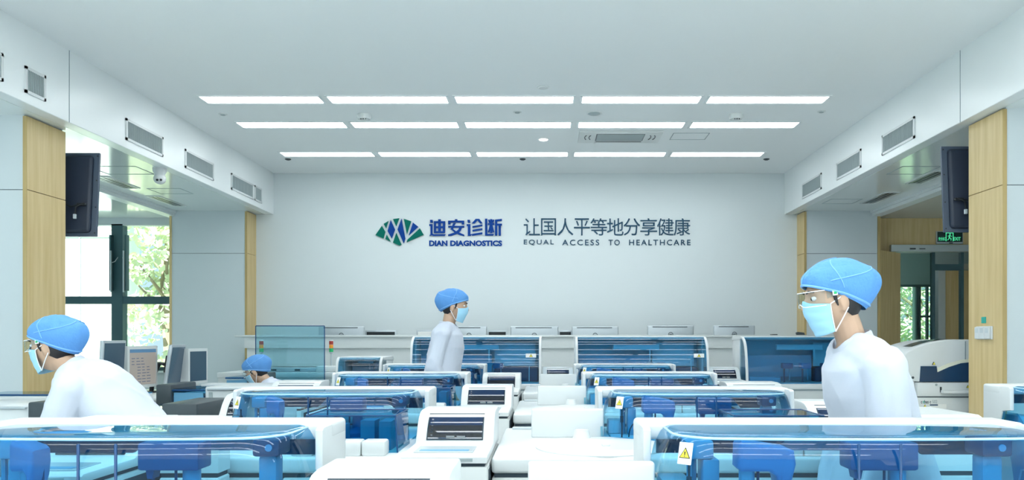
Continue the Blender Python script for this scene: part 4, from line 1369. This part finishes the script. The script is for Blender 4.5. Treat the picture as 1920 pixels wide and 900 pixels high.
# ------------------------------------------------------------------ back left bench, signal towers, blue screen
t = thing('sample_sorter', 'low white sorter bench behind the seated person below the blue screen', 'analyzer', (-3.75, 8.9, 0))
MB().box(0, 1.95, 0, .7, .80, .86, .008, 2).build('deck', WHITE, t)
MB().box(.0, 1.95, .02, .7, .02, .80, .006, 1).build('cabinet', WHITE2, t)
m = MB(); m.box(.35, 1.3, .1, .3, .86, .91, .01, 2); m.build('track_cover', SILVER, t)
m = MB()
for k in range(3): m.box(.58 + .27 * k, .64 + .27 * k, .094, .102, .875, .895)
m.build('track_slot', DKGREY, t)
MB().box(1.1, 1.36, .05, .25, .86, .93, .015, 2).build('end_housing', WHITE, t)


def tower(x, y, z, label):
    t = thing('signal_tower', label, 'signal light', (x, y, z), 0, 'signal towers')
    MB().lathe([(.001, 0), (.03, 0), (.03, .012), (.008, .02), (.008, .20), (.024, .215), (.024, .225), (.001, .225)], seg=16).build('pole', SILVER, t)
    for k, mm in enumerate((GREEN, AMBER, RED)):
        MB().lathe([(.001, 0), (.025, 0), (.025, .042), (.001, .042)], (0, 0, .225 + .044 * k), 18).build('lens', mm, t)
    MB().lathe([(.001, 0), (.025, 0), (.022, .012), (.001, .014)], (0, 0, .357), 18).build('top_cap', WHITE, t)


tower(PX(490, 9.45), 9.45, .86, 'red amber green signal tower seen through the blue screen')
tower(PX(621, 9.45), 9.45, .86, 'red amber green signal tower standing clear right of the blue screen')
t = thing('acrylic_screen', 'upright blue transparent screen behind the seated person', 'screen', (PX(544, 8.7), 8.7, 0))
hw = (PX(609, 8.7) - PX(480, 8.7)) / 2
zt = PZ(611, 8.7)
MB().box(-hw, hw, -.004, .004, .60, zt).build('pane', glass('screen_blue_acrylic', (.66, .86, .92)), t, smooth=0)
m = MB()
for a, b in (((-hw, zt), (hw, zt)), ((-hw, .6), (-hw, zt)), ((hw, .6), (hw, zt))):
    m.tube([(a[0], 0, a[1]), (b[0], 0, b[1])], .0055, 6)
m.build('pane_edge', EDGEB, t)
for s in (-1, 1):
    MB().box(s * (hw - .06) - .025, s * (hw - .06) + .025, -.05, .05, 0, .62, .006, 1).build('stand', METAL, t)
# ------------------------------------------------------------------ people
def remesh(mb, voxel, name, m, parent, wr=0.0, wscale=9.0, smooth_it=3, seed=0.0, cut=None):
    """fuse the overlapping pieces into one continuous skin"""
    me = bpy.data.meshes.new(name)
    mb.bm.to_mesh(me)
    mb.bm.free()
    o = bpy.data.objects.new(name, me)
    COL.objects.link(o)
    md = o.modifiers.new('r', 'REMESH')
    md.mode = 'VOXEL'
    md.voxel_size = voxel
    sm = o.modifiers.new('s', 'SMOOTH')
    sm.iterations = smooth_it
    sm.factor = 0.5
    dg = bpy.context.evaluated_depsgraph_get()
    me2 = bpy.data.meshes.new_from_object(o.evaluated_get(dg))
    bpy.data.objects.remove(o)
    bpy.data.meshes.remove(me)
    me2.name = name
    if wr:
        ns = [v.normal.copy() for v in me2.vertices]
        for v, n in zip(me2.vertices, ns):
            p = v.co * wscale + Vector((seed, seed * 2, 0))
            q = noise.noise(Vector((p.x + 1.4 * noise.noise(p * .6), p.y, p.z * .55)))
            q = 1 - abs(q) * 2.2
            v.co += n * wr * (q - .4)
    me2.materials.clear()
    me2.materials.append(m)
    me2.shade_smooth()
    o = bpy.data.objects.new(name, me2)
    COL.objects.link(o)
    o.parent = parent
    return o


def ring(c, rx, ry, ux, uy, n=24, p=1.0):
    c = Vector(c)
    out = []
    for k in range(n):
        a = 2 * PI * k / n
        out.append(c + Vector(ux) * rx * math.cos(a) + Vector(uy) * ry * math.sin(a))
    return out


def spine_loft(mb, secs, n=24):
    """secs: (point, half width, half depth) along a bent spine in the y-z plane"""
    pts = [Vector(s[0]) for s in secs]
    rings = []
    for i, (c, rx, ry) in enumerate(secs):
        d = (pts[min(i + 1, len(pts) - 1)] - pts[max(0, i - 1)]).normalized()
        ux = Vector((1, 0, 0))
        uy = d.cross(ux).normalized()
        rings.append(ring(c, rx, ry, ux, uy, n))
    mb.loft(rings)
    return mb


def hand(mb, wrist, direction, palm_n, s=1.0, side=1):
    """palm, four unequal curled fingers and a thumb; added to the body before fusing"""
    d = Vector(direction).normalized()
    n = Vector(palm_n)
    n = (n - d * n.dot(d)).normalized()
    u = d.cross(n).normalized() * side
    w = Vector(wrist)
    M = Matrix((u, d, n)).transposed().to_4x4()
    M.translation = w + d * .048 * s
    bmesh.ops.create_uvsphere(mb.bm, u_segments=16, v_segments=10, radius=1, matrix=M @ Matrix.Diagonal((.042 * s, .056 * s, .017 * s, 1)))
    for k, (off, ln) in enumerate(((-.030, .066), (-.010, .078), (.011, .073), (.030, .058))):
        p0 = w + d * .085 * s + u * off * s
        p1 = p0 + (d * .9 + n * .25).normalized() * ln * .45 * s
        p2 = p1 + (d * .7 + n * .7).normalized() * ln * .32 * s
        p3 = p2 + (d * .35 + n * .95).normalized() * ln * .25 * s
        for a, b, r0, r1 in ((p0, p1, .0095, .0088), (p1, p2, .0088, .008), (p2, p3, .008, .0072)):
            mb.capsule(a, b, r0 * s, r1 * s, 10)
    p0 = w + d * .025 * s - u * .03 * s
    p1 = p0 + (-u * .75 + d * .65 + n * .3).normalized() * .04 * s
    p2 = p1 + (-u * .3 + d * .85 + n * .4).normalized() * .032 * s
    mb.capsule(p0, p1, .0125 * s, .0105 * s, 10)
    mb.capsule(p1, p2, .0105 * s, .0085 * s, 10)


def head_mesh(mb, M):
    """head about the origin: x right, y forward, z up; 0.225 m tall"""
    t = bmesh.new()
    bmesh.ops.create_icosphere(t, subdivisions=5, radius=1)
    g = lambda x, s: math.exp(-(x / s) ** 2)
    for v in t.verts:
        x, y, z = v.co
        jaw = max(0, -z)
        X = x * .076 * (1 - .30 * jaw ** 1.5)
        Y = y * .096
        Z = z * .114
        if y < 0: Y *= 1.0 - .25 * jaw
        if y > 0:
            Y += .006 * g(z + .75, .25) * g(x, .4)                # chin
            Y += .020 * g(x, .13) * g(z + .10, .20) * (y ** 2)    # nose
            Y += .010 * g(x, .20) * g(z + .20, .10) * (y ** 2)    # nose tip
            Y += .006 * g(x, .28) * g(z + .48, .10) * (y ** 2)    # lips
            Y -= .003 * g(x, .3) * g(z + .60, .06)
            Y -= .010 * (g(x - .42, .20) + g(x + .42, .20)) * g(z - .12, .13)   # sockets
            Y += .005 * g(z - .32, .12) * g(x, .7)                # brow
        v.co = (X, Y, Z)
    for s in (-1, 1):                                              # ears
        bmesh.ops.create_uvsphere(t, u_segments=14, v_segments=10, radius=1,
                                  matrix=Matrix.Translation((s * .076, -.012, -.008)) @ Matrix.Rotation(s * -.35, 4, 'Z') @ Matrix.Diagonal((.009, .019, .031, 1)))
        bmesh.ops.create_uvsphere(t, u_segments=12, v_segments=8, radius=1, matrix=Matrix.Translation((s * .074, -.006, -.032)) @ Matrix.Diagonal((.008, .009, .011, 1)))
    t.transform(M)
    me = bpy.data.meshes.new('t')
    t.to_mesh(me)
    t.free()
    mb.bm.from_mesh(me)
    bpy.data.meshes.remove(me)


def surf(fn, nu, nv, closed_u=False):
    """grid surface from fn(u, v)"""
    mb = MB()
    rings = [[fn(u / (nu if closed_u else nu - 1), v / (nv - 1)) for u in range(nu)] for v in range(nv)]
    mb.loft(rings, False, False, closed_u)
    return mb


def dress_head(t, M, goggles=True, seed=1.0, poof=1.0, lowback=0.016):
    rnd = random.Random(seed)
    # hair showing under the cap at temple and nape
    m = MB().ell((0, -.022, .012), (.0795, .083, .098), 24, 16)
    m.bm.verts.ensure_lookup_table()
    geom = m.bm.verts[:] + m.bm.edges[:] + m.bm.faces[:]
    bmesh.ops.bisect_plane(m.bm, geom=geom, plane_co=(0, .052, .0), plane_no=(0, 1, -.25), clear_outer=True)
    geom = m.bm.verts[:] + m.bm.edges[:] + m.bm.faces[:]
    bmesh.ops.bisect_plane(m.bm, geom=geom, plane_co=(0, -.005, -.035), plane_no=(0, .7, -1), clear_outer=True)
    m.xform(M)
    m.build('hair', HAIR, t, smooth=60)
    for s in (-1, 1):
        m = MB().tube([(s * .077, .022, .03), (s * .078, .018, .0), (s * .077, .012, -.02)], [.008, .006, .002], 8)
        m.xform(M); m.build('hair_lock', HAIR, t)
        e = MB().ell((s * .032, .078, .0135), (.0125, .011, .0085), 14, 10).xform(M).build('eye', EYEW, t)
        MB().ell((s * .032, .0868, .0125), (.0052, .003, .0056), 12, 8).xform(M).build('iris', EYED, e)
        MB().tube([(s * .014, .096, .034), (s * .032, .095, .040), (s * .052, .082, .035)], [.0028, .004, .0018], 6).xform(M).build('eyebrow', HAIR, t)

    # bouffant cap: band from the forehead down to the nape, puffed out behind
    def cap(u, v):
        a = 2 * PI * u
        ca, fw = math.cos(a), math.sin(a)
        zb_ = .014 + .046 * fw - lowback * max(0, -fw)
        bx, by = .0815 * ca, .1035 * fw - (.004 if fw < 0 else .002)
        ph = v ** .9 * PI / 2
        back = .5 - .5 * fw
        puff = 1 + poof * (.13 + .30 * back) * math.sin(min(1, ph / 1.15) * PI) ** .8 * (1 - .35 * v)
        rr = math.cos(ph) ** .75 * puff
        cy = -.030 * math.sin(ph) - .012 * back * math.sin(2 * ph)
        p = Vector((bx * rr, by * rr + cy, zb_ + (.146 * (.96 + .04 * poof) - zb_) * math.sin(ph) ** .92))
        k = math.sin(PI * min(1, v * 1.15))
        w = .0035 * math.sin(a * 13 + 2 * v + seed) * k * (1 - v) + .007 * noise.noise(p * 22 + Vector((seed, 0, 0))) * k
        n = (p - Vector((0, -.03, .04))).normalized()
        return tuple(p + n * w)
    mb = surf(cap, 72, 26, True)
    mb.xform(M)
    c = mb.build('cap', CAPM, t, smooth=80)
    band = MB().tube([tuple(Vector(cap(k / 48, 0.02))) for k in range(49)], .0045, 6)
    band.xform(M).build('cap_band', CAPS, c)
    for u0, u1, v0, v1 in ((.25, .27, 0, 1), (.0, .12, .08, .75), (.06, -.22, .15, .55), (.5, .38, .08, .75), (.44, .72, .15, .55)):
        pts = []
        for k in range(15):
            q = k / 14
            p = Vector(cap((u0 + (u1 - u0) * q) % 1.0, v0 + (v1 - v0) * q))
            pts.append(p + (p - Vector((0, -.03, .05))).normalized() * .0012)
        MB().tube(pts, .0022, 6).xform(M).build('cap_seam', CAPS, c)

    # pleated mask
    def msk(u, v):
        a = (u - .5) * 2 * 1.18
        z = -.002 - .112 * v
        fr = math.cos(a) ** .8
        r_x = .082 - .016 * v ** 2
        r_y = .104 + .012 * math.exp(-((v - .25) / .3) ** 2) * math.exp(-(a / .35) ** 2) - .030 * v ** 2
        pl = .002 * abs(math.sin(v * PI * 3.5)) * fr
        zz = z + .012 * math.exp(-(a / .3) ** 2) * (1 - v) - .010 * v * fr + .018 * (1 - fr) * v - .016 * (1 - fr) * (1 - v)
        return (math.sin(a) * (r_x + pl), math.cos(a) * (r_y + pl) - .002, zz)
    mb = surf(msk, 33, 22)
    mb.xform(M)
    mk = mb.build('mask', MASKM, t, smooth=80, recalc=False)
    so = mk.modifiers.new('thick', 'SOLIDIFY'); so.thickness = .0015
    for s in (-1, 1):
        u = 0.5 + s * .5
        for v, ear in ((0.0, (s * .079, -.016, .018)), (1.0, (s * .079, -.022, -.03))):
            p = Vector(msk(u, v))
            mid = (p + Vector(ear)) / 2 + Vector((s * .003, 0, 0))
            MB().tube([p, mid, ear], .0022, 6).xform(M).build('ear_loop', STRAP, mk)
        MB().tube([Vector(msk(u, k / 8)) for k in range(9)], .002, 6).xform(M).build('mask_edge', STRAP, mk)
    if goggles:
        def gog(u, v):
            a = (u - .5) * 2 * 1.25
            z = .038 - .052 * v
            n_ = .012 * math.exp(-(a / .22) ** 2) * v
            return (math.sin(a) * .086, math.cos(a) ** .7 * .118 + .004 - .004 * abs(v - .5), z + n_)
        mb = surf(gog, 33, 10)
        g = mb.xform(M).build('goggles', GOGG, t, smooth=80, recalc=False)
        for v in (0, 1):
            MB().tube([gog(k / 32, v) for k in range(33)], .0016, 6).xform(M).build('goggle_rim', STRAP, g)
        for s in (-1, 1):
            m = MB()
            m.loft([[(s * .083, .05, .036), (s * .086, .05, .036), (s * .086, .05, .008), (s * .083, .05, .008)],
                    [(s * .083, -.005, .030), (s * .0855, -.005, .030), (s * .0855, -.005, .020), (s * .083, -.005, .020)]])
            m.xform(M).build('goggle_temple', GOGG, g)
            q = MB().box(s * .0855 - .0015, s * .0855 + .0015, .012, .03, .016, .034, .001, 1).xform(M).build('temple_pad', LABELW, g)
            MB().box(s * .0875 - .001, s * .0875 + .001, .016, .026, .021, .029).xform(M).build('logo_dot', GREEN, q)


def person(label, loc, yaw, pose, scale=1.0, goggles=True, seed=1.0, head_tilt=0.0, group=None, poof=1.0):
    """local frame: y forward, x right, z up; pose holds joint points"""
    t = thing('person', label, 'person', loc, yaw, group)
    P = {k: (Vector(v) if isinstance(v, tuple) else v) for k, v in pose.items()}
    nb, hd = P['neck'], P['head']
    M = Matrix.Translation(hd) @ Matrix.Rotation(-head_tilt, 4, 'X')
    body = MB()
    secs = [(P['pelvis'] + Vector((0, 0, -.09)), .14, .09), (P['pelvis'], .165, .11)]
    sp = P['pelvis'].lerp(P['chest'], .45)
    secs += [(sp, .135, .095), (P['chest'], .155, .11), (P['chest'].lerp(nb, .6), .15, .085), (P['chest'].lerp(nb, .86), .09, .06), (nb, .052, .052)]
    spine_loft(body, secs)
    jaw = hd + (M.to_3x3() @ Vector((0, -.03, -.06)))
    body.capsule(P['chest'].lerp(nb, .85), jaw, .052, .05)
    head_mesh(body, M)
    for s, n in ((-1, 'L'), (1, 'R')):
        sh, el, wr = P['sh' + n], P['el' + n], P['wr' + n]
        body.capsule(P['chest'].lerp(nb, .7) + Vector((s * .07, 0, 0)), sh, .06, .055)
        body.capsule(sh, el, .047, .037)
        body.capsule(el, wr, .037, .026)
        hand(body, wr, wr - el, P.get('palm', Vector((-s, 0, 0))), 1.0, s)
        hip, kn, an = P['hip' + n], P['kn' + n], P['an' + n]
        body.capsule(hip, kn, .082, .053)
        body.capsule(kn, an, .054, .035)
        body.capsule(an, an + Vector((0, .13, -.035)), .035, .028)
    remesh(body, .0052, 'body', SKIN, t, smooth_it=2)
    # trousers and shoes
    tr = MB()
    for n in 'LR':
        tr.capsule(P['hip' + n] + Vector((0, 0, .02)), P['kn' + n], .098, .072)
        tr.cyl(P['kn' + n], P['an' + n].lerp(P['kn' + n], .05), .070, .062)
    spine_loft(tr, [(P['pelvis'] + Vector((0, 0, -.10)), .155, .105), (P['pelvis'], .175, .12), (P['pelvis'] + (P['chest'] - P['pelvis']) * .25, .15, .11)])
    remesh(tr, .009, 'trousers', TROUS, t, .004, 8, 3, seed)
    for n in 'LR':
        a = P['an' + n]
        m = MB()
        rings = []
        for yy, hw, z1 in ((-.075, .03, .05), (-.05, .04, .075), (.0, .043, .085), (.06, .045, .065), (.12, .047, .05), (.165, .04, .04), (.185, .02, .03)):
            zb_ = a.z - .075
            rings.append([(a.x + math.cos(q) * hw, a.y + yy, zb_ + max(0, (math.sin(q) * .5 + .5)) * z1) for q in [2 * PI * k / 16 for k in range(16)]])
        m.loft(rings)
        m.build('shoe', SHOE, t)
    # coat
    co = MB()
    wv = P.get('wide', 1.0)
    secs = []
    if 'hem' in P:
        secs.append((P['hem'], .24 * wv, .20))
        secs.append((P['hem'].lerp(P['pelvis'], .6), .225 * wv, .175))
    secs += [(P['pelvis'], .205 * wv, .15), (sp, .185 * wv, .137), (P['chest'], .192 * wv, .142), (P['chest'].lerp(nb, .55), .182 * wv, .118), (P['chest'].lerp(nb, .80), .125, .088), (P['chest'].lerp(nb, .93), .082, .070)]
    spine_loft(co, secs, 28)
    for s, n in ((-1, 'L'), (1, 'R')):
        sh, el, wr = P['sh' + n], P['el' + n], P['wr' + n]
        co.capsule(P['chest'].lerp(nb, .68) + Vector((s * .06, 0, 0)), sh, .078, .076)
        co.capsule(sh, el, .074, .064)
        co.capsule(el, el.lerp(wr, .9), .064, .047)
    c = remesh(co, .0075, 'lab_coat', COAT, t, .009, 7, 3, seed)
    # collar, placket and back yoke seam
    d = (nb - P['chest']).normalized()
    cu = Vector((1, 0, 0)); cy = d.cross(cu).normalized()
    fw = -cy if cy.y < 0 else cy
    rings = []
    for h, r in ((-.035, .088), (.0, .079), (.030, .077), (.034, .071), (.0, .072), (-.03, .078)):
        rings.append([P['chest'].lerp(nb, .9) + d * h + cu * r * math.cos(a) + fw * r * .95 * math.sin(a) - d * (.03 * max(0, math.sin(a)) ** 3) for a in [2 * PI * k / 28 for k in range(28)]])
    MB().loft(rings, False, False).build('collar', COAT, c, smooth=60)
    dress_head(t, M, goggles, seed, poof)
    return t


V = Vector
# bending person on the left: faces -x (local +y)
bend = dict(pelvis=(0, .03, .74), chest=(0, .235, .985), neck=(0, .385, 1.105), head=(0, .475, 1.21),
            shL=(-.17, .295, 1.015), elL=(-.20, .36, .80), wrL=(-.16, .52, .66), shR=(.17, .295, 1.015), elR=(.20, .36, .80), wrR=(.16, .52, .66),
            hipL=(-.09, .02, .71), knL=(-.10, .22, .40), anL=(-.10, .02, .075), hipR=(.09, .02, .71), knR=(.10, .22, .40), anR=(.10, .02, .075),
            hem=(0, .02, .46))
person('person in blue cap, goggles and white coat bending forward at far left', (-1.865, 3.72, 0), PI / 2, bend, 1, True, 1.3, 0.10, poof=1.15)

walk = dict(pelvis=(0, -.02, .93), chest=(0, .02, 1.19), neck=(0, .035, 1.365), head=(0, .085, 1.50),
            shL=(-.165, .0, 1.275), elL=(-.205, -.04, 1.02), wrL=(-.19, .10, .84), shR=(.165, .0, 1.275), elR=(.205, -.06, 1.02), wrR=(.19, .06, .83),
            hipL=(-.09, -.02, .88), knL=(-.10, .14, .49), anL=(-.10, .10, .075), hipR=(.09, -.02, .88), knR=(.10, .02, .47), anR=(.10, -.24, .12),
            hem=(0, -.03, .62))
person('person in blue cap and white coat walking right before the sign wall', (PX(832, 6.30), 6.32, -.0), -PI / 2, walk, 1, False, 4.1, 0.08, poof=1.2)

stand = dict(pelvis=(0, -.06, .86), chest=(0, -.005, 1.07), neck=(0, .05, 1.245), head=(0, .115, 1.385),
             shL=(-.165, .005, 1.15), elL=(-.205, -.01, .90), wrL=(-.19, .07, .66), shR=(.165, .005, 1.15), elR=(.205, -.01, .90), wrR=(.19, .07, .66),
             hipL=(-.09, -.06, .82), knL=(-.10, .04, .46), anL=(-.10, .0, .075), hipR=(.09, -.06, .82), knR=(.10, -.02, .46), anR=(.10, -.14, .075),
             hem=(0, -.08, .56))
person('person in blue cap and goggles walking left on the right, nearest', (PX(1612, 2.86), 2.81, 0), PI / 2, stand, 1, True, 7.7, 0.12, poof=1.3)

sit = dict(pelvis=(0, -.12, .52), chest=(0, -.05, .71), neck=(0, .06, .845), head=(0, .155, .945),
           shL=(-.155, -.01, .775), elL=(-.19, .12, .60), wrL=(-.14, .36, .70), shR=(.155, -.01, .775), elR=(.19, .12, .60), wrR=(.14, .36, .70),
           hipL=(-.09, -.10, .50), knL=(-.11, .30, .48), anL=(-.11, .26, .075), hipR=(.09, -.10, .50), knR=(.11, .30, .48), anR=(.11, .26, .075))
person('seated person in blue cap looking down, behind the left hoods', (PX(509, 7.1), 7.15, 0), PI / 2, sit, 1, True, 2.2, 0.42, poof=1.1)
t = thing('stool', 'round lab stool under the seated person', 'stool', (PX(509, 7.1) + .12, 7.15, 0))
MB().lathe([(.001, .38), (.16, .38), (.17, .40), (.165, .42), (.001, .425)], seg=28).build('seat', DKGREY, t)
MB().cyl((0, 0, .05), (0, 0, .38), .025).build('post', METAL, t)
for k in range(5):
    a = 2 * PI * k / 5
    MB().capsule((0, 0, .06), (.22 * math.cos(a), .22 * math.sin(a), .03), .016, .012, 8).build('leg', METAL, t)
    MB().ell((.22 * math.cos(a), .22 * math.sin(a), .022), (.02, .02, .022), 10, 8).build('caster', BLACK, t)
